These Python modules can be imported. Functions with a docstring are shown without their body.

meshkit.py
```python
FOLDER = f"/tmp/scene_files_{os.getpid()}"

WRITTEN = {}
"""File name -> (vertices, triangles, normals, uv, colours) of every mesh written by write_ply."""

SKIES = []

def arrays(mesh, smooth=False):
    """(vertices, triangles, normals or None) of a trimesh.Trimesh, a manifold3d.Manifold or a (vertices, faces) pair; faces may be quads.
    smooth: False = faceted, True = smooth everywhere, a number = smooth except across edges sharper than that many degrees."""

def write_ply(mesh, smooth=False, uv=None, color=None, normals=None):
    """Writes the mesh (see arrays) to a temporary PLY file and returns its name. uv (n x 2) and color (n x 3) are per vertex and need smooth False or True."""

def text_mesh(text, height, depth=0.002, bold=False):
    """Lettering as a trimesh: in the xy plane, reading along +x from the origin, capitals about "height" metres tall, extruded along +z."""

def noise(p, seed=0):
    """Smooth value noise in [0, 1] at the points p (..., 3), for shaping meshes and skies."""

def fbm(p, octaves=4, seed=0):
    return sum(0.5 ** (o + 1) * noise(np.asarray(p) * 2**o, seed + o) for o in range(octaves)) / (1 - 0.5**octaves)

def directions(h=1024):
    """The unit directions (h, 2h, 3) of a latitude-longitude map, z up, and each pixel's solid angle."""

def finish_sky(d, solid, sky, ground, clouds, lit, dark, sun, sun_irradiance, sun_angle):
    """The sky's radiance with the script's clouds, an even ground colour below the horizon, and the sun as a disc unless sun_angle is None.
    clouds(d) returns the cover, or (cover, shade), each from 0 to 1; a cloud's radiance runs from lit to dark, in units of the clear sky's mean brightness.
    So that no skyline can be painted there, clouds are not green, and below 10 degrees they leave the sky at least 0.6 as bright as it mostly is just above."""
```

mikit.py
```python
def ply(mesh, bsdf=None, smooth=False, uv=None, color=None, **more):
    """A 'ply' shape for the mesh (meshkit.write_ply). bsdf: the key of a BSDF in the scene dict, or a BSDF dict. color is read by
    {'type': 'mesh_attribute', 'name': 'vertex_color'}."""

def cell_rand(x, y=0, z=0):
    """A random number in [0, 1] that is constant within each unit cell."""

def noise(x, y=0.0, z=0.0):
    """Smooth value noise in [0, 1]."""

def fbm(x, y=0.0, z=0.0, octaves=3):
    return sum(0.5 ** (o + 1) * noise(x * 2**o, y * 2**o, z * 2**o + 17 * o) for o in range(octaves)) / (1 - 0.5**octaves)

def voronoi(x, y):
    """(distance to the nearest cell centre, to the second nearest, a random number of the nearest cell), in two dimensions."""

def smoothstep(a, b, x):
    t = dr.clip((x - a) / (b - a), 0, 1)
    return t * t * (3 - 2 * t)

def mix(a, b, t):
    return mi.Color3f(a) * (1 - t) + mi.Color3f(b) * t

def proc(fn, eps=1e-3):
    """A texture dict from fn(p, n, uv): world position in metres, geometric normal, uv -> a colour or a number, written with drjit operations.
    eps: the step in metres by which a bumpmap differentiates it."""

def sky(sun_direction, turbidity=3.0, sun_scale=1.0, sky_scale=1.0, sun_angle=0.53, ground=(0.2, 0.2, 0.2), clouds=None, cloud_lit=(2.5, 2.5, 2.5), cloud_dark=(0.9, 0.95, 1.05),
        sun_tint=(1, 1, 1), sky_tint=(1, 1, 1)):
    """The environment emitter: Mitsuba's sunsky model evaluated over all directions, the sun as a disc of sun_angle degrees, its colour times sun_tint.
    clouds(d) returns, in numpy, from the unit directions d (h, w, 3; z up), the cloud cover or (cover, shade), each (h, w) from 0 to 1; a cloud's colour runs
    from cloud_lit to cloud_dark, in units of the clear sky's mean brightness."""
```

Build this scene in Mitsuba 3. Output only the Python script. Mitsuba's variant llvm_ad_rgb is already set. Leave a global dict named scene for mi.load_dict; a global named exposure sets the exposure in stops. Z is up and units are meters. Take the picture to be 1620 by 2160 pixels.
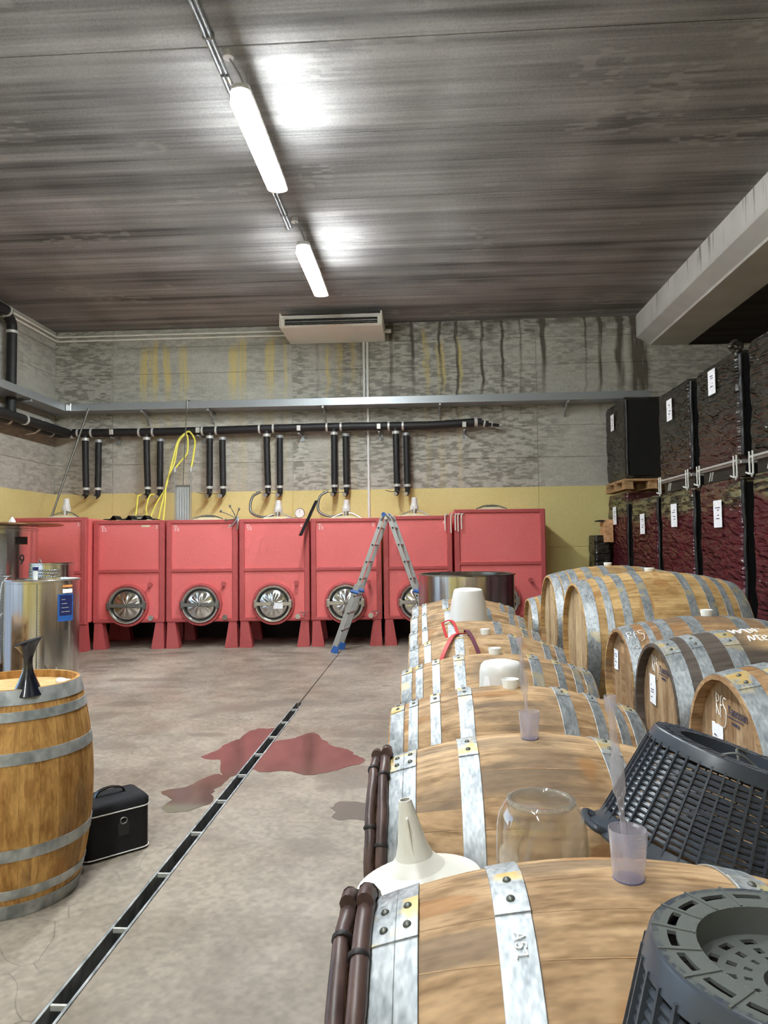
import math, random
import numpy as np, trimesh, drjit as dr, mitsuba as mi
from shapely.geometry import Polygon, Point, box as sbox
from shapely.ops import unary_union
import mikit, meshkit
from mikit import proc, voronoi, smoothstep, mix
S4 = mi.ScalarTransform4f
scene, labels = {}, {}
# ---------------------------------------------------------------- value noise; in two dimensions where the third is a plain number, which is twice as quick
def _rnd(i, j, k=None):
    h = i * 374761393 + j * 668265263
    if k is not None: h = h + k * 2147483647
    h = (h ^ (h >> 13)) * 1274126177
    return mi.Float((h ^ (h >> 16)) & 0xFFFFFF) * (1 / 16777215.)
def noise(x, y=0., z=0.):
    flat_ = isinstance(z, (int, float)); q = [mi.Float(v) for v in ((x, y + 31.7 * z) if flat_ else (x, y, z))]
    i = [dr.floor(v) for v in q]; t = [(v - a) * (v - a) * (3 - 2 * (v - a)) for v, a in zip(q, i)]; u = [mi.UInt32(mi.Int32(a) + 1000000) for a in i]
    if flat_: return dr.lerp(dr.lerp(_rnd(u[0], u[1]), _rnd(u[0] + 1, u[1]), t[0]), dr.lerp(_rnd(u[0], u[1] + 1), _rnd(u[0] + 1, u[1] + 1), t[0]), t[1])
    e = lambda b, c: dr.lerp(_rnd(u[0], u[1] + b, u[2] + c), _rnd(u[0] + 1, u[1] + b, u[2] + c), t[0])
    return dr.lerp(dr.lerp(e(0, 0), e(1, 0), t[1]), dr.lerp(e(0, 1), e(1, 1), t[1]), t[2])
def fbm(x, y=0., z=0., octaves=3): return sum(.5 ** (o + 1) * noise(x * 2 ** o, y * 2 ** o, z * 2 ** o + 17 * o) for o in range(octaves)) / (1 - .5 ** octaves)
def along(n, u, v, nu, nv): return dr.select(dr.abs(nv) > dr.abs(nu), u, v)          # the coordinate that runs round a barrel's face
# ---------------------------------------------------------------- camera
def camera_axes(f=1500., vx=896., vy=1151., roll=.0118):
    a = np.array([vx - 810, -(vy - 1080), f]); a /= np.linalg.norm(a)      # the room's depth direction in camera axes
    v = np.array([1, roll, 0.]); x = v - (v @ a) * a; x /= np.linalg.norm(x)
    z = np.cross(a, x); z = z if z[1] > 0 else -z
    return np.stack([x, a, z], 1)
_M = camera_axes()
EYE = np.array([0, 0, 1.6]); _F = _M.T @ [0, 0, 1.]; _U = _M.T @ [0, 1., 0]
scene['camera'] = {'type': 'perspective', 'fov': math.degrees(2 * math.atan(810 / 1500.)), 'fov_axis': 'x', 'near_clip': .05, 'far_clip': 200.,
                   'to_world': S4().look_at(origin=EYE.tolist(), target=(EYE + _F).tolist(), up=_U.tolist())}
# ---------------------------------------------------------------- sky (seen only through the open gateway in the left wall) and light
scene['sky'] = mikit.sky((.75, .25, .6), turbidity=4, sun_scale=.5, sky_scale=6.0, ground=(.3, .3, .3))
LAMP = (56., 60., 61.)
exposure = 1.4
ZC, YW, XL = 5.637, 12.69, -6.79           # ceiling height, back wall, left wall
# ---------------------------------------------------------------- helpers
def mat(loc=(0, 0, 0), rx=0, ry=0, rz=0, s=1):
    def R(a, i, j):
        m = np.eye(4); c, n = math.cos(math.radians(a)), math.sin(math.radians(a)); m[i, i] = m[j, j] = c; m[i, j] = -n; m[j, i] = n; return m
    t = np.eye(4); t[:3, 3] = loc
    sc = np.diag([s, s, s, 1.]) if np.isscalar(s) else np.diag([*s, 1.])
    return t @ R(rz, 0, 1) @ R(ry, 2, 0) @ R(rx, 1, 2) @ sc
_used = {}
def num(base):
    n = _used.get(base, 0); _used[base] = n + 1
    return base if n == 0 else f'{base}_{n:03d}'
def thing(name, label, cat, group=None):
    k = num(name); labels[k] = {'label': label, 'category': cat}
    if group: labels[k]['group'] = group
    return k
def P(mesh, smooth=False): return mikit.ply(mesh, None, smooth=smooth)
def put(key, m, bsdf, smooth=False, T=None, **more):
    d = dict(m) if isinstance(m, dict) else P(m, smooth)
    if bsdf: d['bsdf'] = {'type': 'ref', 'id': bsdf}
    if T is not None: d['to_world'] = S4(T.tolist())
    d.update(more); scene[key] = d
    return key
def part(parent, name, m, bsdf, smooth=False, T=None, label=None, kind=None, **more):
    k = num(parent + '__' + name); put(k, m, bsdf, smooth, T, **more)
    if label: labels.setdefault(k, {})['label'] = label
    if kind: labels.setdefault(k, {})['kind'] = kind
    return k
def single(name, label, cat, m, bsdf, smooth=False, T=None, group=None):
    k = thing(name, label, cat, group); put(k, m, bsdf, smooth, T); return k
def struct(name, m, bsdf, smooth=False, label=None):
    put(name, m, bsdf, smooth); labels[name] = {'kind': 'structure'}
    if label: labels[name]['label'] = label
    return name
def skey(name, label=None):
    labels[name] = {'kind': 'structure'}
    if label: labels[name]['label'] = label
    return name
def cat(*ms): return trimesh.util.concatenate([m for q in ms for m in (q if isinstance(q, (list, tuple)) else [q])])
def bx(x0, x1, y0, y1, z0, z1, bev=0):
    x0, x1 = sorted((x0, x1)); y0, y1 = sorted((y0, y1)); z0, z1 = sorted((z0, z1))
    if not bev:
        return trimesh.creation.box(bounds=[[x0, y0, z0], [x1, y1, z1]])
    pts = []
    for x, sx in ((x0, 1), (x1, -1)):
        for y, sy in ((y0, 1), (y1, -1)):
            for z, sz in ((z0, 1), (z1, -1)):
                pts += [[x + sx * bev, y + sy * bev, z], [x + sx * bev, y, z + sz * bev], [x, y + sy * bev, z + sz * bev]]
    return trimesh.convex.convex_hull(np.array(pts))
def lathe(prof, n=48, close=True):
    """profile of (r, z), outward normals for a profile that runs anticlockwise seen with r to the right (bottom up on the outside)"""
    prof = np.array(prof, float); k = len(prof); a = np.arange(n) * 2 * math.pi / n
    v = np.stack([prof[:, 0][None] * np.cos(a)[:, None], prof[:, 0][None] * np.sin(a)[:, None], np.repeat(prof[:, 1][None], n, 0)], -1).reshape(-1, 3)
    f = []
    for i in range(n):
        j = (i + 1) % n
        for q in range(k - 1):
            p0, p1, p2, p3 = i * k + q, j * k + q, j * k + q + 1, i * k + q + 1
            if prof[q, 0] > 1e-9: f.append([p0, p1, p2])
            if prof[q + 1, 0] > 1e-9: f.append([p0, p2, p3])
    return trimesh.Trimesh(v, f, process=False)
def cyl(p, q, r, n=20, r2=None):
    p, q = np.array(p, float), np.array(q, float); d = q - p; L = np.linalg.norm(d); r2 = r if r2 is None else r2
    m = lathe([(0, 0), (r, 0), (r2, L), (0, L)], n); m.apply_transform(trimesh.geometry.align_vectors([0, 0, 1], d / L)); m.apply_translation(p); return m
def smooth_path(pts, k=8):
    pts = np.array(pts, float); out = []
    e = np.vstack([2 * pts[0] - pts[1], pts, 2 * pts[-1] - pts[-2]])
    for i in range(1, len(e) - 2):
        for t in np.arange(k) / k:
            a, b, c, d = e[i - 1:i + 3]
            out.append(.5 * (2 * b + (c - a) * t + (2 * a - 5 * b + 4 * c - d) * t * t + (3 * b - a - 3 * c + d) * t ** 3))
    return np.array(out + [pts[-1]])
def tube(pts, r, n=10, closed=False, sect=None):
    pts = np.array(pts, float); N = len(pts)
    t = np.gradient(pts, axis=0) if not closed else np.roll(pts, -1, 0) - np.roll(pts, 1, 0)
    t /= np.linalg.norm(t, axis=1, keepdims=True)
    u = np.cross(t[0], [0, 0, 1.] if abs(t[0][2]) < .9 else [1., 0, 0]); u /= np.linalg.norm(u)
    rr = np.broadcast_to(r, N); a = np.arange(n) * 2 * math.pi / n; v = []
    cs = np.stack([np.cos(a), np.sin(a)], 1) if sect is None else np.array(sect, float)
    n = len(cs)
    for i in range(N):
        u = u - (u @ t[i]) * t[i]; u /= np.linalg.norm(u); w = np.cross(t[i], u)
        v.append(pts[i] + rr[i] * (cs[:, :1] * u + cs[:, 1:] * w))
    f = []
    for i in range(N if closed else N - 1):
        j = (i + 1) % N
        for q in range(n):
            s = (q + 1) % n; f += [[i * n + q, i * n + s, j * n + s], [i * n + q, j * n + s, j * n + q]]
    v = np.vstack(v)
    if not closed:
        v = np.vstack([v, pts[0], pts[-1]]); c0, c1 = len(v) - 2, len(v) - 1
        for q in range(n):
            s = (q + 1) % n; f += [[c0, s, q], [c1, (N - 1) * n + q, (N - 1) * n + s]]
    return trimesh.Trimesh(v, f, process=False)
def ext(poly, h, z0=0):
    gs = getattr(poly, 'geoms', [poly]); m = cat([trimesh.creation.extrude_polygon(g, h, engine='earcut') for g in gs if g.area > 1e-9]); m.apply_translation([0, 0, z0]); return m
def xz(m):           # a mesh drawn in the xy plane, stood up to face the camera (-y): x stays, y becomes z, its thickness goes towards -y
    m = m.copy(); v = m.vertices.copy(); m.vertices = np.stack([v[:, 0], -v[:, 2], v[:, 1]], 1); return m
def text(s, h, d=.002, bold=False): return meshkit.text_mesh(s, h, d, bold)
# ---------------------------------------------------------------- materials
def bs(name, d): scene[name] = {'type': 'twosided', 'b': d}; return name
def plain(name, c, rough=.5, metallic=0., spec=.5, **k):
    return bs(name, {'type': 'principled', 'base_color': {'type': 'rgb', 'value': list(c)}, 'roughness': rough, 'metallic': metallic, 'specular': spec, **k})
def pr(name, fn, rough=.5, metallic=0., spec=.5, bump=None, **k):
    if spec == 0: return bs(name, {'type': 'diffuse', 'reflectance': proc(fn)})
    d = {'type': 'principled', 'base_color': proc(fn), 'roughness': rough if not callable(rough) else proc(rough), 'metallic': metallic, 'specular': spec, **k}
    if bump: d = {'type': 'bumpmap', 'arbitrary': proc(bump[0], eps=bump[2]), 'scale': bump[1], 'b': d}
    return bs(name, d)
C = mi.Color3f
def f_floor(p, n, uv):
    a = fbm(p.x * .8, p.y * .8, 3., 4); b = fbm(p.x * 5 + 9, p.y * 5, 1., 3); c = fbm(p.x * 38, p.y * 38, 0., 2)
    t = dr.clip(-.22 + 1.05 * a + .5 * b, 0, 1)
    col = mix((.126, .101, .076), (.375, .32, .262), t) * (.80 + .4 * c)
    d1, d2, r = voronoi(p.x * 4 + 1.2 * noise(p.x * 5, p.y * 5), p.y * 4 + 1.2 * noise(p.x * 5 + 7, p.y * 5))
    crack = (1 - smoothstep(.0, .035, d2 - d1)) * smoothstep(.54, .66, fbm(p.x * 1.1 + 3, p.y * 1.1 + 8, 0., 2))
    col = col * (1 - .35 * crack)
    w = smoothstep(.62, .75, fbm(p.x * 1.6 + 30, p.y * 3.2, 5., 2)); col = mix(col, C(.16, .125, .10), w * .6)
    return col
pr('m_floor', f_floor, rough=lambda p, n, uv: .34 + .25 * noise(p.x * 4, p.y * 4), spec=.45)
def f_ceiling(p, n, uv):
    a = fbm(p.x * .25 + 40, p.y * 7, 2., 4); b = noise(p.x * 1.2, p.y * 45, 0.); c = noise(p.x * 2.5, p.y * 2.5); e = noise(p.x * 90, p.y * 90)
    t = dr.clip(-.12 + 1.15 * a + .25 * (b - .5) + .25 * (c - .5), 0, 1)
    col = mix((.132, .126, .121), (.48, .467, .452), t) * (.9 + .2 * e)
    spot = smoothstep(.72, .78, fbm(p.x * 1.3 + 5, p.y * 1.9 + 2, 0., 2)) * smoothstep(.5, .7, noise(p.x * 9, p.y * 25))
    col = mix(col, C(.50, .49, .47), spot * .35)
    return col
pr('m_ceiling', f_ceiling, spec=0)
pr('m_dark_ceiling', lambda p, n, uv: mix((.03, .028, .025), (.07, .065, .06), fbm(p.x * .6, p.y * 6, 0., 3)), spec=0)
DRIP = [(-5.11, .10, 1), (-4.92, .11, 1), (-4.67, .09, .9), (-4.37, .13, .7), (-3.45, .11, 1.2), (-3.28, .10, .8), (-2.78, .13, .9), (-2.50, .05, .6), (-1.72, .05, .6), (-1.5, .08, .5), (-1.25, .06, .6), (.07, .07, .6), (.33, .1, .7), (.66, .05, .9)]
BROWN = [(-.57, .05, .9), (-.17, .05, 1), (.33, .035, 1.1), (.62, .04, 1), (1.07, .04, 1), (1.43, .04, 1), (2.16, .07, 1.2), (3.15, .05, 1), (3.50, .10, 1.3), (3.84, .22, 1.6), (2.9, .03, .7), (1.75, .03, .6), (-1.9, .04, .4), (-1.1, .03, .5)]
def f_wall(p, n, uv):
    s = dr.select(dr.abs(n.x) > .5, p.y * .97 + 50, p.x)                     # along the wall
    back = dr.select(dr.abs(n.x) > .5, mi.Float(0), mi.Float(1))
    a = fbm(s * 1.1, p.z * 1.1, 4., 3); b = fbm(s * 5, p.z * 18, 1., 3); e = noise(s * 60, p.z * 60)
    col = mix((.34, .325, .28), (.60, .58, .51), dr.clip(.15 + .5 * a + .35 * b, 0, 1)) * (.9 + .2 * e)
    zone = back * (smoothstep(-5.69, -5.72, p.x) + smoothstep(-2.37, -2.33, p.x) * (1 - .6 * smoothstep(1.9, 2.2, p.x)))
    dk = smoothstep(.36, .70, fbm(s * 9 + 9, p.z * 30, 7., 3)) * smoothstep(.25, .65, noise(s * 1.1, p.z * 1.4) + .25 * zone)
    col = mix(col, C(.125, .115, .092), dk * dr.clip(.28 + .34 * zone, 0, .85))
    up = smoothstep(4.25, 4.9, p.z)
    y, br = mi.Float(0), mi.Float(0)
    wob = noise(p.z * 2.4, p.x * 1.7) + .7 * noise(p.z * 9, p.x * 3) - .85; str_ = dr.clip(-.35 + 2.2 * fbm(p.x * 55, p.z * .9, 0., 2), 0, 1.2); strb = .4 + .9 * noise(p.x * 30, p.z * 2.5)
    for x0, w, k in DRIP: y += k * (1 - smoothstep(.30, 1., dr.abs(p.x - x0 + .06 * wob) / w))
    for x0, w, k in BROWN: br += k * (1 - smoothstep(.25, 1., dr.abs(p.x - x0 + .05 * wob) / w)) * smoothstep(4.1, 5.2, p.z + .9 * float(meshkit.noise(np.array([x0 * 31., 0., 0.]))))
    y *= str_; br *= strb
    col = mix(col, C(.62, .50, .20), dr.clip(y * 1.4, 0, 1) * back * .85 * dr.clip(smoothstep(5.52, 5.18, p.z + .35 * (noise(p.x * 7, 3.) - .4)) * (.25 + up), 0, 1))
    edge = smoothstep(5.25, 5.55, p.z + .25 * (noise(p.x * 3) - .5)) * smoothstep(-2.6, -1.6, p.x) * back
    col = mix(col, C(.075, .058, .042), dr.clip(br * back + .7 * edge * noise(p.x * 9, p.z * 14) * 1.3, 0, 1) * .85)
    z0 = 2.62 + .006 * (noise(s * 6) - .5)
    paint = mix((.70, .60, .255), (.78, .68, .32), noise(s * 1.5, p.z * 1.5)) * (.96 + .08 * e)
    return dr.select(p.z < z0, paint, col)
pr('m_wall', f_wall, spec=0)
def f_beam(p, n, uv):
    a = fbm(p.y * 3, p.z * 3 + p.x, 0., 2); d = smoothstep(.55, .8, fbm(p.y * 14, p.z * 1.2, 0., 3)) * smoothstep(5.2, 5.6, p.z)
    return mix((.58, .56, .52), (.72, .70, .66), a) * (1 - .55 * d)
pr('m_beam', f_beam, spec=0)
def wood(name, lo, hi, ax, stain=.0, scale=1.):
    def fn(p, n, uv):
        l, w = (p.x, along(n, p.y, p.z, n.y, n.z)) if ax == 'x' else (p.z, along(n, p.x, p.y, n.x, n.y))
        g = fbm(l * 5 * scale, w * 85 * scale, 0., 3); b = fbm(l * 2.2, w * 8, 3., 2); q = .5 * noise(l * 16 * scale, w * 32 * scale) + .5 * fbm(l * 42 * scale, w * 150 * scale, 5., 2)
        col = mix(lo, hi, dr.clip(-.72 + .90 * g + .42 * b + 1.15 * q, 0, 1))
        if stain:
            s = smoothstep(.60, .78, fbm(l * 3.1 + 11, w * 11 + 3, 7., 2)); col = mix(col, C(.12, .09, .07), s * stain)
            k = smoothstep(.80, .86, noise(l * 7 + 2, w * 14, 9.)); col = mix(col, C(.30, .13, .04), k * .55)
        return col
    return pr(name, fn, rough=.6, spec=0 if 'head' in name or name == 'm_pallet' else .14)
wood('m_oak_a', (0.204, 0.118, 0.056), (0.498, 0.333, 0.189), 'x', .55); wood('m_oak_b', (0.193, 0.111, 0.054), (0.468, 0.307, 0.171), 'x', .7); wood('m_oak_c', (0.222, 0.129, 0.063), (0.535, 0.363, 0.209), 'x', .4)
wood('m_gold_a', (0.294, 0.164, 0.059), (0.588, 0.392, 0.182), 'x', .2); wood('m_gold_b', (0.270, 0.149, 0.055), (0.539, 0.352, 0.160), 'x', .3)
wood('m_brown_a', (0.196, 0.107, 0.052), (0.427, 0.265, 0.144), 'x', .5); wood('m_brown_b', (0.171, 0.094, 0.044), (0.376, 0.231, 0.122), 'x', .6)
wood('m_amber_a', (.27, .125, .035), (.58, .335, .115), 'z', .25); wood('m_amber_b', (.24, .11, .03), (.50, .28, .095), 'z', .35)
wood('m_head_pale', (0.389, 0.259, 0.132), (0.648, 0.494, 0.306), 'z', .0); wood('m_head_tan', (0.230, 0.134, 0.070), (0.459, 0.306, 0.184), 'z', .0); wood('m_head_tan2', (0.275, 0.168, 0.094), (0.520, 0.367, 0.226), 'z', .0)
wood('m_head_top', (.45, .27, .11), (.74, .52, .27), 'x', .0)
wood('m_pallet', (.36, .20, .09), (.62, .40, .21), 'x', .3)
def f_dark(p, n, uv):
    w_ = along(n, p.y, p.z, n.y, n.z); g = fbm(p.x * 5, w_ * 70, 0., 3)
    col = mix((.045, .035, .028), (.125, .10, .082), g)
    top = smoothstep(1.155, 1.19, p.z + .03 * noise(p.x * 9, p.y * 9)) * smoothstep(1.25, 1.42, p.x)
    return mix(col, mix((.30, .18, .08), (.60, .41, .22), g), top)
pr('m_oak_wine', f_dark, rough=.5, spec=.35)
def f_galv(p, n, uv):
    w = along(n, p.y, p.z, n.y, n.z); a = fbm(p.x * 30, w * 20, 0., 3); b = fbm(p.x * 160, w * 80, 3., 2); r = smoothstep(.66, .76, fbm(p.x * 9 + 5, w * 11, 7., 3))
    return mix(mix((.19, .21, .225), (.47, .49, .505), dr.clip(-.50 + 1.1 * a + .95 * b, 0, 1)), C(.62, .50, .27), r * .55)
pr('m_galv', f_galv, rough=.46, metallic=.55, spec=.4)
pr('m_galv_rust', lambda p, n, uv: mix(f_galv(p, n, uv), mix((.62, .36, .06), (.60, .55, .30), noise(p.x * 40, p.y * 40)), smoothstep(.50, .66, fbm(p.x * 16 + 2, (p.y + p.z) * 14, 0., 3)) * .85), rough=.45, metallic=.4)
def f_galvd(p, n, uv):
    a = fbm((p.x + p.y) * 16, p.z * 16, 0., 3)
    return mix((.20, .22, .225), (.50, .52, .52), dr.clip(-.3 + 1.5 * a, 0, 1))
pr('m_galv_dull', f_galvd, rough=.5, metallic=.45)
plain('m_rivet', (.13, .135, .12), .45, .6); plain('m_rust', (.55, .30, .06), .7, .2)
def f_bark(p, n, uv):
    a = fbm(p.x * 60, p.y * 20, p.z * 20, 3); b = noise(p.x * 15, p.y * 15, p.z * 15)
    return mix((.022, .012, .012), (.135, .075, .062), dr.clip(-.15 + .9 * a + .3 * b, 0, 1))
pr('m_bark', f_bark, rough=.42, spec=.5); plain('m_tie', (.012, .008, .008), .6)
def f_red(p, n, uv):
    a = fbm((p.x + p.y) * 2, p.z * 2, 0., 2); b = noise((p.x + p.y) * 60, p.z * 60)
    return mix((.73, .150, .150), (.79, .178, .172), a) * (.96 + .08 * b)
pr('m_tank', f_red, rough=.42, spec=.45)
pr('m_tank_frame', lambda p, n, uv: f_red(p, n, uv) * C(.60, .52, .53), rough=.45, spec=.4)  # same paint as the panels, darkened to stand in for shading
plain('m_steel', (.72, .71, .68), .13, 1.); plain('m_steel_soft', (.60, .59, .56), .32, 1.); plain('m_steel_dark', (.23, .23, .21), .45, .8)
def f_brush(p, n, uv):
    return mix((.50, .485, .45), (.78, .765, .73), fbm((p.x - p.y) * 50, p.z * 1.5, 0., 2))
pr('m_steel_tank', f_brush, rough=.16, metallic=1.)
plain('m_dimple', (.36, .36, .34), .3, .9)
plain('m_foam', (.012, .012, .013), .55); plain('m_band', (.62, .62, .58), .4, .3); plain('m_black', (.008, .008, .009), .4); plain('m_black_cloth', (.010, .010, .012), .75, 0., .3)
plain('m_white', (.78, .78, .75), .4); plain('m_offwhite', (.88, .86, .76), .45); plain('m_cream', (.72, .62, .42), .45); plain('m_paper', (.86, .86, .90), .7); plain('m_ink', (.05, .05, .09), .7); plain('m_chalk', (.85, .83, .80), .8)
plain('m_bucket', (.70, .69, .67), .3); plain('m_funnel', (.66, .64, .57), .35); plain('m_bung', (.84, .86, .84), .3)
plain('m_yellow', (.80, .72, .12), .4); plain('m_blue', (.02, .10, .35), .4); plain('m_navy', (.012, .018, .085), .4); plain('m_strap', (.45, .02, .02), .55); plain('m_strap2', (.12, .03, .05), .5)
plain('m_tray', (.40, .43, .45), .38, .6); plain('m_alu', (.46, .47, .48), .38, .75); plain('m_copper', (.42, .22, .10), .3, .8); plain('m_pink', (.75, .68, .62), .5); plain('m_orange', (.70, .28, .08), .5)
plain('m_basket', (.036, .043, .056), .33); plain('m_basket_grey', (.090, .096, .088), .42)
plain('m_decanter', (.004, .005, .012), .06, 0., .8, clearcoat=1., clearcoat_gloss=.97)
plain('m_glow_off', (.75, .75, .72), .4); plain('m_shade_strip', (.018, .017, .016), .7); plain('m_slot', (.006, .006, .006), .7); plain('m_gasket', (.01, .01, .01), .5); plain('m_pallet_steel', (.55, .55, .53), .4, .5)
plain('m_piping', (.62, .60, .55), .4)
pr('m_carton', lambda p, n, uv: mix((.45, .20, .08), (.72, .42, .22), noise(p.x * 25, p.y * 25, p.z * 25)), rough=.7)
scene['m_glass'] = {'type': 'blendbsdf', 'weight': .018, 'a': {'type': 'thindielectric', 'int_ior': 1.75, 'specular_transmittance': {'type': 'rgb', 'value': [.98, .98, .96]}}, 'b': {'type': 'twosided', 'c': {'type': 'diffuse', 'reflectance': {'type': 'rgb', 'value': [.8, .8, .76]}}}}; scene['m_glass_rim'] = {'type': 'blendbsdf', 'weight': .12, 'a': {'type': 'thindielectric', 'int_ior': 1.8}, 'b': {'type': 'twosided', 'c': {'type': 'roughplastic', 'alpha': .08, 'diffuse_reflectance': {'type': 'rgb', 'value': [.55, .55, .50]}}}}
scene['m_clear'] = {'type': 'blendbsdf', 'weight': .17, 'a': {'type': 'thindielectric', 'int_ior': 1.5, 'specular_transmittance': {'type': 'rgb', 'value': [.97, .965, .985]}}, 'b': {'type': 'twosided', 'c': {'type': 'diffuse', 'reflectance': {'type': 'rgb', 'value': [.72, .68, .76]}}}}
def wrinkle(p, n, uv):
    s = p.y + p.x
    return fbm(s * 6 + p.z * 10, p.z * 26 - s * 9, 0., 2) + .5 * noise(s * 5, p.z * 42, 3.)
def film(name, fn): return pr(name, fn, rough=.24, spec=.6, bump=(wrinkle, .035, .006))
def f_claret(p, n, uv):
    a = fbm(p.y * 2 + p.x, p.z * 2, 0., 3); st = fbm(p.y * 5, p.z * 30, 1., 3)
    col = mix((.045, .006, .010), (.075, .010, .016), a)
    top = smoothstep(1.93, 2.06, p.z + .22 * (noise(p.y * 2.7, 4.) - .5)); col = mix(col, mix((.02, .018, .012), (.15, .135, .07), smoothstep(.35, .6, st)), top * (.35 + .65 * smoothstep(.4, .55, noise(p.y * 1.1 + 3, p.z * 2.))))
    low = smoothstep(.95, .7, p.z + .3 * noise(p.y * 2, p.z)); return mix(col, C(.03, .025, .02), low * .7)
film('m_film_claret', f_claret)
def f_blackfilm(p, n, uv):
    a = fbm(p.y * 3 + p.x, p.z * 3, 0., 3); return mix((.010, .009, .007), (.034, .029, .022), a)
film('m_film_black', f_blackfilm)
def f_brownfilm(p, n, uv):
    a = fbm(p.y * 2 + p.x, p.z * 3, 0., 3); lo = smoothstep(3.2, 2.6, p.z + .3 * noise(p.y * 2, 1.))
    return mix(mix((.011, .010, .008), (.030, .027, .021), a), C(.055, .022, .020), lo * .6)
film('m_film_brown', f_brownfilm)
bs('m_puddle', {'type': 'principled', 'base_color': proc(lambda p, n, uv: mix(mix((.075, .040, .036), (.15, .078, .068), fbm(p.x * 5, p.y * 2, 0., 3)), C(.15, .13, .10), smoothstep(4.75, 4.45, p.y + .25 * noise(p.x * 6, p.y * 6)))), 'roughness': .10, 'specular': .6})
plain('m_damp', (.125, .102, .085), .35)
# ---------------------------------------------------------------- the room
YB, XR = -4.0, 7.6
# floor: cast slabs parted by the joint at y = 7.35 and the slot drain at x = -1.31
fl = skey('floor', 'pale stained concrete floor')
DX0, DX1 = -1.352, -1.268
for x0, x1, y0, y1 in ((XL - .3, DX0, YB - .3, 7.345), (DX1, XR + .3, YB - .3, 7.345), (XL - .3, -1.314, 7.355, YW + .3), (-1.306, XR + .3, 7.355, YW + .3)):
    part(fl, 'slab', bx(x0, x1, y0, y1, -.15, 0, .003), 'm_floor')
part(fl, 'sub_base', bx(XL - .3, XR + .3, YB - .3, YW + .3, -.30, -.149), 'm_slot')
dr_ = thing('slot_drain', 'long narrow black slot drain with metal edges running along the floor', 'drain')
for x in (DX0 + .001, DX1 - .013): part(dr_, 'edge_rail', bx(x, x + .012, YB, 7.34, -.10, .002, .001), 'm_galv_dull')
part(dr_, 'channel', bx(DX0 + .013, DX1 - .013, YB, 7.34, -.148, -.11), 'm_slot')
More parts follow.
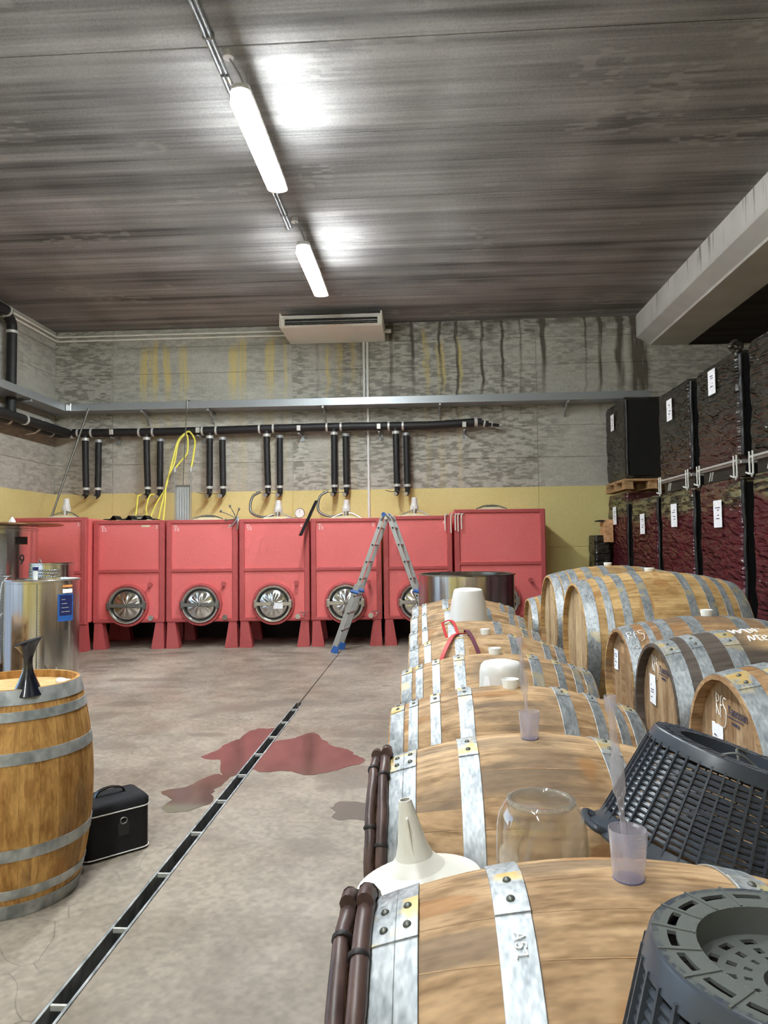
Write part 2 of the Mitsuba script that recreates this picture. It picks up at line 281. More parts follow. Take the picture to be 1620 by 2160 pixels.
for i in range(16):
    y = 7.06 - i * .505
    if y > 1.5: part(dr_, 'cross_bar', bx(DX0 + .012, DX1 - .012, y - .006, y + .006, -.02, .0, .001), 'm_band')
# ceiling: precast planks 1.31 m wide that span the room
ce = skey('ceiling', 'grey board marked precast concrete ceiling planks')
SE = [5.466 - 1.31 * k for k in range(8, 0, -1)] + [5.466, 6.733, 8.04, 9.36, 10.686, 11.99, YW + .3]
for a, b in zip(SE[:-1], SE[1:]): part(ce, 'plank', bx(XL - .3, 4.3, a + .004, b - .004, ZC, ZC + .2, .006), 'm_ceiling')
part(ce, 'joint_fill', bx(XL - .3, 4.3, SE[0], YW + .3, ZC + .02, ZC + .25), 'm_offwhite')
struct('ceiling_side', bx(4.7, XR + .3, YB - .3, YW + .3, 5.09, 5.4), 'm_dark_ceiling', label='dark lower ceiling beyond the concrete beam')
bm = Polygon([(3.80, 5.68), (3.80, 5.243), (4.02, 5.13), (4.035, 5.10), (4.76, 5.10), (4.76, 5.68)])
m = ext(bm, YW + .3 - (YB - .3)); v = m.vertices.copy(); m.vertices = np.stack([v[:, 0], YW + .3 - v[:, 2], v[:, 1]], 1)
struct('beam', m, 'm_beam', label='light concrete beam along the ceiling at the right')
# back wall: cast panels with open joints
wb = skey('wall_back', 'stained concrete back wall with a yellow painted lower band')
xs = [XL - .3, -5.70, -2.363, 2.03, 5.2, XR + .3]; zs = [0, 1.55, 3.143, 3.71, 4.255, 4.81, 5.30, 5.75]
for i in range(5):
    for j in range(7):
        part(wb, 'panel', bx(xs[i] + .003, xs[i + 1] - .003, YW, YW + .25, zs[j] + .003, zs[j + 1] - .003, .004), 'm_wall')
part(wb, 'joint_backing', bx(XL - .3, XR + .3, YW + .012, YW + .3, 0, 5.75), 'm_wall')
wl = skey('wall_left', 'concrete left wall with a yellow painted lower band')
GY0, GY1, GZ = 2.0, 8.5, 3.3
ys = [YB - .3, GY0, GY1, 8.9, 10.62, YW - .004]
for i in range(5):
    for j in range(7):
        z0, z1 = zs[j], zs[j + 1]
        if i == 1:
            z0 = max(z0, GZ)
            if z1 <= GZ: continue
        part(wl, 'panel', bx(XL - .25, XL, ys[i] + .003, ys[i + 1] - .003, z0 + .003, z1 - .003, .004), 'm_wall')
part(wl, 'joint_backing', cat(bx(XL - .3, XL - .012, YB - .3, GY0 - .01, 0, 5.75), bx(XL - .3, XL - .012, GY1 + .01, YW, 0, 5.75), bx(XL - .3, XL - .012, GY0 - .01, GY1 + .01, GZ + .01, 5.75)), 'm_wall')
struct('baseboard_back', bx(XL, 2.05, YW - .02, YW - .001, 0, .55), 'm_shade_strip', label='dark strip added for the shade under the tanks')  # black strip added on the wall to stand in for shade beneath the tanks
d1 = skey('door_1', 'open gateway in the left wall')
for y0, y1, z0, z1 in ((GY0 - .02, GY0 + .06, 0, GZ), (GY1 - .06, GY1 + .02, 0, GZ), (GY0 - .02, GY1 + .02, GZ - .06, GZ + .03)):
    part(d1, 'frame', bx(XL - .26, XL + .02, y0, y1, z0, z1, .004), 'm_galv_dull')
struct('wall_right', bx(XR, XR + .3, YB - .3, YW + .3, 0, 5.75), 'm_wall'); struct('wall_front', bx(XL - .3, XR + .3, YB - .3, YB, 0, 5.75), 'm_wall')
# ---------------------------------------------------------------- lamps
def stadium(l, w, r): return sbox(-w / 2 + r, -l / 2 + r, w / 2 - r, l / 2 - r).buffer(r, 8)
LZ = 5.19
lamp_txt = {5.41: 'nearer of the two long glowing strip lamps under the ceiling', 8.357: 'farther long glowing strip lamp, just before the air conditioner'}
for y0, L in ((-3.43, 1.6), (-.48, 1.6), (2.463, 1.6), (5.41, 1.615), (8.357, 1.70)):
    t = thing('strip_lamp', lamp_txt.get(y0, f'strip lamp out of view above the floor drain, {"fifth" if y0 < -2 else "fourth" if y0 < 1 else "third"} from the back wall'), 'lamp', 'ceiling strip lamps')
    cx, cy = -1.423, y0 + L / 2
    lo = ext(stadium(L, .16, .06), .001); hs = []
    for z, sh in ((LZ, .06), (LZ + .008, .03), (LZ + .03, .006), (LZ + .062, 0)):
        hs.append([(x, y, z) for x, y in np.array(stadium(L - 2 * sh, .16 - 2 * sh, .06).exterior.coords)[:-1]])
    dm = trimesh.convex.convex_hull(np.vstack(hs)); dm.apply_translation([cx, cy, 0])
    part(t, 'diffuser', dm, 'm_glow_off', smooth=40, label='glowing white diffuser', emitter={'type': 'area', 'radiance': {'type': 'rgb', 'value': list(LAMP)}})
    h = ext(stadium(L - .01, .155, .055), .045, LZ + .0625); h.apply_translation([cx, cy, 0]); part(t, 'housing', h, 'm_band')
    for dy in (-L * .32, L * .32): part(t, 'hanger', cat(cyl((cx, cy + dy, LZ + .10), (cx, cy + dy, ZC), .004, 8), bx(cx - .03, cx + .03, cy + dy - .015, cy + dy + .015, LZ + .10, LZ + .11)), 'm_steel_dark')
    if y0 > 5:
        jb = thing('junction_box', f'small round junction box with a looped cable above the {"nearer" if y0 < 6 else "farther"} lamp end', 'junction box', 'junction boxes of the lamps'); jx, jy = -1.54, y0 + .12
        put(jb, cyl((jx, jy, ZC - .05), (jx, jy, ZC - .001), .045, 18), 'm_band', 30)
        part(jb, 'cable', tube(smooth_path([(jx, jy, 5.60), (jx + .06, jy + .10, 5.52), (jx + .10, jy + .16, 5.42), (jx + .08, jy + .05, 5.33), (cx - .01, y0 + .05, 5.28), (cx, y0 + .03, LZ + .10)]), .007, 8), 'm_steel_dark', 40)
cd = thing('lamp_conduit', 'thin grey metal conduit along the ceiling feeding the strip lamps', 'conduit')
for y in ((-3.9, 5.72), (5.76, 8.68)): part(cd, 'tube', cat(cyl((-1.615, y[0], 5.602), (-1.615, y[1], 5.602), .017, 12), cyl((-1.655, y[0], 5.602), (-1.655, y[1], 5.602), .017, 12)), 'm_galv', 30)
for y in (4.6, 5.3, 7.2, 8.3): part(cd, 'clip', bx(-1.68, -1.59, y - .012, y + .012, 5.582, ZC - .001, .002), 'm_steel_dark')
# ---------------------------------------------------------------- air conditioner under the ceiling at the back
ac = thing('air_conditioner', 'white ceiling air conditioner with a dark outlet slot above the back wall', 'air conditioner')
AX0, AX1 = -2.39, -.655
pb = Polygon([(11.70, 5.48), (11.70, 5.32), (11.74, 5.30), (12.66, 5.285), (12.66, 5.58), (12.3, 5.60), (11.80, 5.52)])
m = ext(pb, AX1 - AX0 - .05); v = m.vertices.copy(); m.vertices = np.stack([AX0 + .025 + v[:, 2], v[:, 0], v[:, 1]], 1); part(ac, 'body', m, 'm_offwhite')
for x in (AX0, AX1 - .03): part(ac, 'end_cap', bx(x, x + .03, 11.67, 12.67, 5.29, 5.535, .008), 'm_offwhite')
part(ac, 'outlet_slot', bx(AX0 + .09, AX1 - .08, 11.694, 11.71, 5.33, 5.435), 'm_slot', label='dark outlet slot')
part(ac, 'louver', bx(AX0 + .09, AX1 - .08, 11.672, 11.694, 5.375, 5.388, .003), 'm_steel_soft'); part(ac, 'louver', bx(AX0 + .09, AX1 - .08, 11.68, 11.694, 5.345, 5.352, .002), 'm_steel_dark')
part(ac, 'front_trim', bx(AX0 + .03, AX1 - .03, 11.67, 11.70, 5.445, 5.487, .004), 'm_white')
part(ac, 'pipe_stub', cyl((AX1, 12.3, 5.37), (AX1 + .12, 12.3, 5.37), .035, 16), 'm_white', 30)
# conduits along the walls
wc = thing('wall_conduit', 'pair of thin white conduits along the top of the back and left walls', 'conduit')
for dz, o in ((5.455, .03), (5.535, .03)):
    part(wc, 'tube', tube([(AX0 + .05, YW - o, dz), (XL + .07, YW - o, dz), (XL + .035, YW - .06, dz), (XL + .03, 11.0, dz)], .019, 10), 'm_offwhite', 40)
vc = thing('vertical_conduit', 'two white conduits dropping from the air conditioner down the back wall', 'conduit')
part(vc, 'tube', cyl((-1.05, YW - .025, 4.12), (-1.05, YW - .025, 5.30), .024, 12), 'm_white', 30); part(vc, 'tube', cyl((-.985, YW - .025, 1.9), (-.985, YW - .025, 5.30), .024, 12), 'm_white', 30)
# cable tray
tr = thing('cable_tray', 'galvanised steel cable tray running along the back and left walls', 'cable tray')
part(tr, 'channel', cat(bx(XL + .42, 3.9, 12.26, 12.66, 4.075, 4.085), bx(XL + .42, 3.9, 12.26, 12.27, 4.075, 4.205, .002), bx(XL + .42, 3.9, 12.65, 12.66, 4.075, 4.205)), 'm_tray', label='tray along the back wall')
part(tr, 'channel', cat(bx(XL + .03, XL + .42, 8.0, 12.66, 4.075, 4.085), bx(XL + .41, XL + .42, 8.0, 12.27, 4.075, 4.205, .002), bx(XL + .03, XL + .04, 8.0, 12.66, 4.075, 4.205)), 'm_tray', label='tray along the left wall')
part(tr, 'corner_plate', bx(XL + .43, XL + .52, 12.245, 12.262, 4.08, 4.21, .003), 'm_steel', label='bright corner plate')
for x in (-5.0, -3.8, -1.75, .3, 2.5):
    part(tr, 'bracket', cat(bx(x - .02, x + .02, 12.28, YW - .002, 4.03, 4.075, .003), tube([(x, 12.36, 4.06), (x, 12.60, 3.93), (x, YW - .02, 3.86)], .016, 8)), 'm_galv_dull', 40)
for y in (9.2, 11.2): part(tr, 'bracket', bx(XL + .002, XL + .40, y - .02, y + .02, 4.03, 4.075, .003), 'm_galv_dull')
# insulated pipes
pp = thing('coolant_pipe_run', 'black insulated coolant pipes with pale bands along the back wall above the red tanks', 'pipe')
PY, PZ, PR = 12.48, 3.70, .073
def bar(x): return 3.715 - .012 * math.sin(x) + (.05 * max(0, min(1, (x - .1) / .8)))
part(pp, 'main_pipe', tube(smooth_path([(x, PY, bar(x)) for x in np.linspace(-6.45, .92, 14)], 4), PR, 20), 'm_foam', 40)
part(pp, 'end_fitting', cat(cyl((.92, PY, 3.762), (1.03, PY, 3.765), .06, 18), cyl((1.03, PY, 3.74), (1.14, PY, 3.72), .05, 16), cyl((1.14, PY, 3.715), (1.33, PY, 3.69), .028, 12)), 'm_foam', 30)
part(pp, 'end_band', cat(cyl((.90, PY, 3.762), (.955, PY, 3.762), .082, 20), cyl((1.06, PY, 3.735), (1.09, PY, 3.73), .064, 16), cyl((1.2, PY, 3.71), (1.215, PY, 3.708), .04, 12)), 'm_band', 30)
def band(c, ax, r, w=.035): c = np.array(c, float); d = np.eye(3)[ax] * w / 2; return cyl(c - d, c + d, r, 20)
DP = [(-6.114, 0), (-5.876, 1), (-4.981, 0), (-4.736, 1), (-3.824, 0), (-3.599, 1), (-2.79, 0), (-2.559, 1), (-1.58, 0), (-1.376, 1), (-.483, 0), (-.298, 1)]
for i, (x, kind) in enumerate(DP):
    dx = random.Random(i).uniform(-.01, .03); y = PY - (.0 if kind == 0 else -.02); zt = bar(x) - (.10 if kind == 0 else .13); zb = 2.665 - .003 * i
    part(pp, 'drop_pipe', tube(smooth_path([(x, y, zt), (x + .3 * dx, y, 3.2), (x + dx, y, zb)], 4), .056, 18), 'm_foam', 40)
    if kind == 0:
        part(pp, 'tee', cyl((x, PY, bar(x)), (x, PY, zt), .058, 18), 'm_foam', 30)
        for s in (-.125, .125): part(pp, 'band', band((x + s, PY, bar(x + s)), 0, .083), 'm_band', 30)
    part(pp, 'band', band((x, y, zt - .02), 2, .066, .05), 'm_band' if kind == 0 else 'm_galv_dull', 30); part(pp, 'band', band((x + dx, y, zb + .03), 2, .060, .045), 'm_band', 30)
    part(pp, 'elbow', tube(smooth_path([(x + dx, y, zb), (x + dx, y, zb - .07), (x + dx - .02, y - .06, zb - .12)], 5), .046, 14), 'm_foam', 40)
    vl = part(pp, 'valve', cyl((x + dx - .02, y - .05, zb - .115), (x + dx - .03, y - .13, zb - .125), .034, 14), 'm_steel_soft', 30)
    part(pp, 'valve_lever', tube([(x + dx - .03, y - .06, zb - .085), (x + dx - .12, y - .08, zb - .08), (x + dx - .20, y - .10, zb - .06)], .007, 8), 'm_steel_dark', 40)
for x in (-5.6, -4.02, -2.2, -.78, .72):
    part(pp, 'clamp', bx(x - .035, x + .035, PY - .095, PY - .06, 3.66, 3.755, .006), 'm_band'); part(pp, 'clamp', cat(bx(x - .015, x + .015, PY - .08, YW - .002, 3.60, 3.625, .002), bx(x - .012, x + .06, YW - .02, YW - .002, 3.5, 3.66)), 'm_galv_dull')
lp = thing('insulated_pipe_run', 'black insulated pipes running along and down the left wall', 'pipe')
for xo, z in ((-6.62, 3.70), (-6.40, 3.70)):
    part(lp, 'main_pipe', tube([(xo, 7.5, z), (xo, 10, z), (xo, 12.3 if xo < -6.5 else 12.40, z)], .078, 18), 'm_foam', 40)
part(lp, 'corner_elbow', tube(smooth_path([(-6.62, 12.2, 3.70), (-6.58, 12.42, 3.70), (-6.40, PY, 3.705)], 6), .076, 18), 'm_foam', 40)
for y in (10.62, 10.75): part(lp, 'riser', cyl((-6.64, y + .28, 3.72), (-6.64, y + .28, 5.18), .078, 20), 'm_foam', 30) if y > 10.7 else part(lp, 'riser', cyl((-6.66, 10.55, 3.72), (-6.66, 10.55, 5.3), .078, 20), 'm_foam', 30)
part(lp, 'upper_elbow', tube(smooth_path([(-6.64, 11.03, 5.17), (-6.64, 11.0, 5.30), (-6.63, 10.8, 5.385), (-6.63, 10.3, 5.40), (-6.63, 9.0, 5.40)], 6), .08, 18), 'm_foam', 40)
part(lp, 'upper_pipe', tube([(-6.44, 8.5, 5.33), (-6.44, 10.6, 5.33)], .08, 18), 'm_foam', 40)
for p_, ax, r in (((-6.64, 11.03, 5.14), 2, .09), ((-6.44, 10.55, 5.33), 1, .09), ((-6.63, 10.75, 5.39), 1, .092), ((-6.40, 11.0, 3.70), 1, .088), ((-6.62, 10.9, 3.70), 1, .088), ((-6.62, 12.2, 3.70), 1, .088), ((-6.36, PY, 3.705), 0, .088)): part(lp, 'band', band(p_, ax, r, .045), 'm_band', 30)
for y in (11.7,): part(lp, 'hanger', tube([(XL, y, 3.58), (-6.62, y, 3.60), (-6.49, y, 3.68), (-6.48, y, 3.82)], .018, 8), 'm_band', 40)
part(lp, 'wall_stub', tube(smooth_path([(-6.62, 12.0, 3.78), (-6.66, 12.1, 3.86), (-6.72, 12.3, 3.90)]), .012, 8), 'm_galv_dull', 40)
# ---------------------------------------------------------------- red tanks
ANG = math.degrees(math.atan(.07))
def row_y(x): return 11.2 + .07 * (x + 4.8)
def glare_ripple(m):  # ripples shaped into the door to mimic radial glare of a brushed dish
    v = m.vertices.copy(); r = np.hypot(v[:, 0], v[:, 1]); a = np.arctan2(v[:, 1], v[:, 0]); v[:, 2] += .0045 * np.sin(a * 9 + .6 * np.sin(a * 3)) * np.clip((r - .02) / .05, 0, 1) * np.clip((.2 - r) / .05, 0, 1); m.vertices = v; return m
def make_tank(xl, w, zt, dy, label, number, door=True, hl=True, lid='airlock', bar_z=1.245, zb=.42):
    t = thing('wine_tank', label, 'tank', 'red wine tanks in a row')
    T = mat((xl, row_y(xl) + dy, 0), rz=ANG); D = 12.64 - row_y(xl + w) - dy; e = .088
    def q(name, m, b, s=False, par=t, lab=None): return part(par, name, m, b, s, T, lab)
    q('body', bx(.012, w - .012, .028, D, zb + .01, zt - .01, .02), 'm_tank')
    fr = [bx(0, e, 0, .10, zb, zt, .012), bx(w - e, w, 0, .10, zb, zt, .012), bx(.02, w - .02, .001, .10, zt - .062, zt, .012), bx(.02, w - .02, .001, .10, zb, zb + .062, .012), bx(.03, w - .03, .001, .08, bar_z - .030, bar_z + .030, .010)]
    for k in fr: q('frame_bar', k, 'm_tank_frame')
    for fx in (.055, w - .055):
        for yy in (.02, D - .22):
            s = 1 if fx < w / 2 else -1
            a = [(fx - s * .035, yy, zb + .02), (fx + s * .085, yy, zb + .02), (fx + s * .085, yy + .15, zb + .02), (fx - s * .035, yy + .15, zb + .02), (fx - s * .05, yy - .01, 0), (fx + s * .15, yy - .01, 0), (fx + s * .15, yy + .2, 0), (fx - s * .05, yy + .2, 0), (fx - s * .05, yy - .01, .03), (fx + s * .15, yy - .01, .03)]
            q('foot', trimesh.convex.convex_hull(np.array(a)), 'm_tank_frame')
    if door:
        cx, cz = w * .487, .70
        def stand(m): v = m.vertices.copy(); m.vertices = np.stack([v[:, 0] + cx, -v[:, 2], v[:, 1] + cz], 1); return m
        sh = [(.24, -.05), (.342, -.05), (.342, .014), (.334, .034), (.310, .038), (.295, .02), (.24, 0)]
        m = lathe(sh, 64)
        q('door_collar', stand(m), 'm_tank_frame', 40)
        dd = q('manhole_door', stand(glare_ripple(lathe([(.0, .0), (.228, .0), (.228, .02), (.222, .03), (.20, .036), (.15, .048), (.175, .042), (.12, .055), (.08, .064), (.04, .070), (.0, .074)], 144))), 'm_steel', 60, lab='polished round steel door')
        q('gasket', stand(lathe([(.226, .012), (.246, .012), (.246, .030), (.232, .036), (.226, .024)], 64)), 'm_gasket', 40, dd)
        q('rim', stand(lathe([(.244, 0), (.294, 0), (.294, .055), (.286, .066), (.266, .064), (.252, .045), (.244, .02)], 64)), 'm_steel_soft', 40, dd)
        q('crossbar', stand(bx(-.30, .30, -.030, .030, .075, .10, .005)), 'm_steel_dark' if xl < -3.5 else 'm_steel_soft', False, dd)
        for s in (-1, 1): q('bracket', stand(bx(s * .245, s * .31, -.065, .065, .03, .09, .012)), 'm_steel_dark' if xl < -3.5 else 'm_steel_soft', False, dd)
        q('knob', stand(lathe([(0, .09), (.026, .09), (.026, .125), (.018, .135), (0, .135)], 18)), 'm_steel_dark', 30, dd)
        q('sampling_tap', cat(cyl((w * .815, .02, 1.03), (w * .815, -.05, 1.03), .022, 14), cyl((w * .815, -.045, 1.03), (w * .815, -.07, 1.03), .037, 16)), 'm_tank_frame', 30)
        lever = cat(cyl((w * .86, -.03, .555), (w * .98, -.09, .565), .008, 8), cyl((w * .91, -.06, .5), (w * .93, -.07, .54), .012, 8)) if xl > -3.2 else cyl((w * .84, -.08, .50), (w * .87, -.14, .53), .009, 8)
        q('drain_valve', cat(cyl((w * .84, .03, .505), (w * .84, -.11, .50), .026, 16), cyl((w * .84, -.085, .50), (w * .84, -.115, .50), .042, 16), lever), 'm_steel', 30)
    for s_, x0, z0, h in ((number, w - .155, zt - .135, .052),) + ((('HL', .115, zt - .115, .036), ('15', .118, zt - .175, .050)) if hl else ()):
        m = xz(text(s_, h)); m.apply_translation([x0, .0285, z0]); q('painted_number', m, 'm_chalk')
    # lid
    lx, ly = w * .47, .62
    q('lid', (lambda m: (m.apply_translation([lx, ly, zt - .012]), m)[1])(lathe([(0, 0), (.30, 0), (.30, .02), (.26, .045), (.10, .075), (0, .08)], 48)), 'm_cream', 40)
    if lid in ('airlock', 'airlock_hose'):
        q('airlock', (lambda m: (m.apply_translation([lx + .02, ly, zt + .06]), m)[1])(lathe([(0, 0), (.035, 0), (.035, .05), (.07, .07), (.075, .13), (.06, .15), (.05, .21), (.045, .28), (0, .285)], 24)), 'm_bucket', 30)
        q('lid_clamp', cat(tube(smooth_path([(lx - .22, ly - .1, zt + .03), (lx - .05, ly - .06, zt + .10), (lx + .12, ly - .06, zt + .10), (lx + .27, ly - .1, zt + .02)]), .012, 8), cyl((lx + .02, ly - .05, zt + .05), (lx + .02, ly - .05, zt + .14), .04, 12)), 'm_steel_soft', 40)
    else:
        q('lid_clamp', cat(tube(smooth_path([(lx - .26, ly - .1, zt + .03), (lx - .1, ly - .06, zt + .085), (lx + .1, ly - .06, zt + .085), (lx + .26, ly - .1, zt + .03)]), .012, 8), cyl((lx - .1, ly - .05, zt + .05), (lx + .1, ly - .05, zt + .075), .02, 12)), 'm_steel_dark', 40)
    if lid == 'airlock_hose':
        q('hose', tube(smooth_path([(lx - .05, ly - .02, zt + .07), (lx - .28, ly, zt + .06), (lx - .46, ly + .05, zt + .16), (lx - .44, ly + .1, zt + .40), (lx - .30, ly + .12, zt + .50)]), .022, 10), 'm_steel_dark', 40)
    return t, T
make_tank(-6.452, 1.135, 2.11, -.25, 'red wine tank numbered 1 at the left end, half hidden by the steel tanks', '1', hl=False)
t2, T2 = make_tank(-5.324, 1.140, 2.062, 0, 'red wine tank numbered 2 with a black corrugated mat on top', '2', lid='plain')
t3, T3 = make_tank(-4.160, 1.148, 2.060, 0, 'red wine tank right below the hanging cooling plate, without a white airlock', '3', lid='plain')
t4, T4 = make_tank(-2.990, 1.132, 2.062, 0, 'red wine tank with the paper note on its round door', '4', lid='airlock_hose')
t5, T5 = make_tank(-1.838, 1.143, 2.060, 0, 'red wine tank whose round door is half hidden by the left side of the ladder', '5', lid='airlock_hose')
t6, T6 = make_tank(-.668, 1.118, 2.085, 0, 'red wine tank between the ladder and the tallest tank', '6', hl=False)
t7, T7 = make_tank(.485, 1.48, 2.180, 0, 'largest and tallest red wine tank at the right end of the row', '7', hl=False, lid='plain', bar_z=1.30, zb=.41)
k = [n for n in scene if n.startswith(t7) and 'painted' in n]
for n in k: scene.pop(n)
part(t4, 'paper_note', bx(.565, .715, -.112, -.109, .625, .715), 'm_paper', T=T4, label='white paper note')
part(t2, 'sticker', cat(bx(.76, .90, .0255, .0275, 1.955, 1.985), bx(.80, .87, .024, .026, 1.96, 1.98)), 'm_cream', T=T2, label='small cream sticker')
mt = thing('corrugated_mat', 'black corrugated rubber mat lying on red tank 2', 'mat')
xs_ = np.linspace(0, .82, 60); zz = .012 + .055 * np.clip(np.sin((xs_ - .10) * 2 * math.pi / .25), 0, 1) ** 2 * (xs_ > .08)
top = np.stack([xs_, zz + .012], 1); poly = Polygon(np.vstack([top, np.stack([xs_[::-1], zz[::-1]], 1)]))
m = xz(ext(poly, .28)); m.apply_translation([.02 + .13, .30, 2.052]); put(mt, m, 'm_black_cloth', T=mat((-5.324, row_y(-5.324), .014), rz=ANG))
g = thing('dial_thermometer', 'small round white dial thermometer standing on a red tank by the leaning black strip', 'thermometer')
GX, GYY, GZZ = -2.07, row_y(-2.07) + .35, 2.165
def stand_at(m, x, y, z): v = m.vertices.copy(); m.vertices = np.stack([v[:, 0] + x, y - v[:, 2], v[:, 1] + z], 1); return m
put(g, stand_at(lathe([(0, 0), (.082, 0), (.085, .012), (.078, .03), (.074, .02)], 32), GX, GYY, GZZ), 'm_steel_soft', 40); part(g, 'face', stand_at(lathe([(0, .018), (.076, .018), (.076, .02), (0, .02)], 32), GX, GYY, GZZ), 'm_white', 30)
part(g, 'needle', stand_at(bx(-.003, .003, 0, .055, .021, .024), GX, GYY, GZZ), 'm_black'); part(g, 'stem', tube([(GX - .02, GYY + .01, 2.10), (GX - .16, GYY + .01, 2.085), (GX - .24, GYY, 2.10)], .010, 8), 'm_steel_soft', 40)
st = single('black_strip', 'long narrow black strip leaning out over the front of the red tanks', 'strip', tube([(-1.772, 11.62, 2.36), (-1.94, 11.05, 1.785)], .025, 4, sect=[(-1, -.35), (1, -.35), (1, .35), (-1, .35)]), 'm_black')
ca = thing('cable_bundle', 'tangle of thin sensor cables with small ends hung over the corner of a red tank', 'cables')
cx_, cy_ = -3.03, row_y(-3.03) - .02
for i, e_ in enumerate(((-.24, .12), (-.09, .20), (.06, .15), (-.16, -.02))): part(ca, 'cable', cat(tube(smooth_path([(cx_, cy_, 2.07), (cx_ + e_[0] * .4, cy_ - .03, 2.07 + e_[1] * .5), (cx_ + e_[0], cy_ - .04, 2.07 + e_[1])]), .007, 7), cyl((cx_ + e_[0], cy_ - .05, 2.06 + e_[1]), (cx_ + e_[0], cy_ - .03, 2.085 + e_[1]), .016, 10)), 'm_steel_dark', 40)
part(ca, 'cable', cat(tube(smooth_path([(cx_ + .02, cy_ + .02, 2.10), (cx_, cy_ - .03, 2.03), (cx_ - .05, cy_ - .05, 1.97), (cx_ - .10, cy_ - .04, 1.93)]), .010, 8), tube(smooth_path([(cx_ + .03, cy_ + .02, 2.10), (cx_ + .03, cy_ - .02, 2.0), (cx_ + .01, cy_ + .02, 1.9)]), .013, 8)), 'm_galv', 40)
hk = thing('white_hook_set', 'white bent wire hooks hung over the edge between the last two red tanks', 'hook')
for x, z0 in ((.335, 1.84), (.43, 1.80), (.50, 1.84), (.545, 1.82), (.60, 1.86)): part(hk, 'hook', tube(smooth_path([(x + .05, row_y(x) + .12, 2.10), (x + .03, row_y(x) - .015, 2.103), (x, row_y(x) - .02, 2.08), (x, row_y(x) - .022, z0)]), .011, 7), 'm_pink', 40)
# hanging plate and yellow hose
pl = thing('cooling_plate', 'grey ribbed steel cooling plate hanging on a cord in front of the yellow wall', 'cooling plate')
put(pl, bx(-4.265, -4.02, 11.985, 12.0, 2.075, 2.685, .003), 'm_steel_soft')
for i in range(6): part(pl, 'rib', bx(-4.258 + .044 * i, -4.240 + .044 * i, 11.968, 11.988, 2.08, 2.66, .005), 'm_steel_soft')
part(pl, 'top_bar', bx(-4.262, -4.022, 11.964, 11.988, 2.66, 2.69, .004), 'm_steel_dark')
for x in (-4.285, -4.0): part(pl, 'side_tube', cyl((x, 11.99, 2.08), (x, 11.99, 2.93), .010, 10), 'm_steel_soft', 30); part(pl, 'fitting', cyl((x, 11.99, 2.92), (x, 11.99, 3.0), .022, 12), 'm_band', 30)
part(pl, 'cord', cat(tube([(-4.14, 11.99, 2.69), (-4.15, 12.1, 3.4), (-4.155, 12.24, 4.09)], .008, 7), tube([(-4.155, 12.24, 4.06), (-4.155, 12.24, 4.22), (-4.14, 12.33, 4.22)], .014, 8)), 'm_steel_dark', 40)
yh = thing('yellow_hose', 'thin yellow hose looped over the black pipe beside the hanging cooling plate', 'hose')
hy = 12.36
part(yh, 'loop', tube(smooth_path([(-4.00, 12.0, 2.98), (-3.99, 12.1, 3.25), (-4.02, 12.25, 3.5), (-4.13, hy - .03, 3.66), (-4.20, hy - .02, 3.66), (-4.33, 12.28, 3.5), (-4.40, 12.2, 3.15), (-4.46, 12.1, 2.75), (-4.52, 12.0, 2.35), (-4.56, 11.95, 2.085)], 8), .017, 9), 'm_yellow', 40)
part(yh, 'loop', tube(smooth_path([(-4.285, 12.0, 2.98), (-4.24, 12.15, 3.12), (-4.17, 12.3, 3.3), (-4.2, 12.35, 3.62), (-4.32, 12.28, 3.48), (-4.37, 12.2, 3.1), (-4.47, 12.1, 2.75), (-4.46, 12.0, 2.4), (-4.47, 11.95, 2.085)], 8), .016, 9), 'm_yellow', 40)
part(yh, 'tail', tube(smooth_path([(-5.0, 12.3, 2.56), (-5.02, 12.2, 2.52), (-5.0, 12.1, 2.3), (-4.99, 12.0, 2.085)], 8), .015, 9), 'm_yellow', 40)
part(yh, 'tail', tube(smooth_path([(-4.76, 12.3, 2.56), (-4.81, 12.2, 2.53), (-4.83, 12.1, 2.3), (-4.76, 12.0, 2.13), (-4.7, 11.95, 2.085)], 8), .015, 9), 'm_yellow', 40)
part(yh, 'tail', tube(smooth_path([(-4.5, 12.1, 2.62), (-4.62, 12.05, 2.4), (-4.69, 12.0, 2.2), (-4.71, 11.95, 2.085)], 8), .015, 9), 'm_yellow', 40)
single('leaning_pole', 'thin dark metal pole leaning from the cable tray down behind red tank 1', 'pole', tube([(-5.93, 12.22, 4.11), (-6.20, 12.05, 3.05), (-6.40, 11.85, 2.135)], .018, 10), 'm_steel_dark', 40)
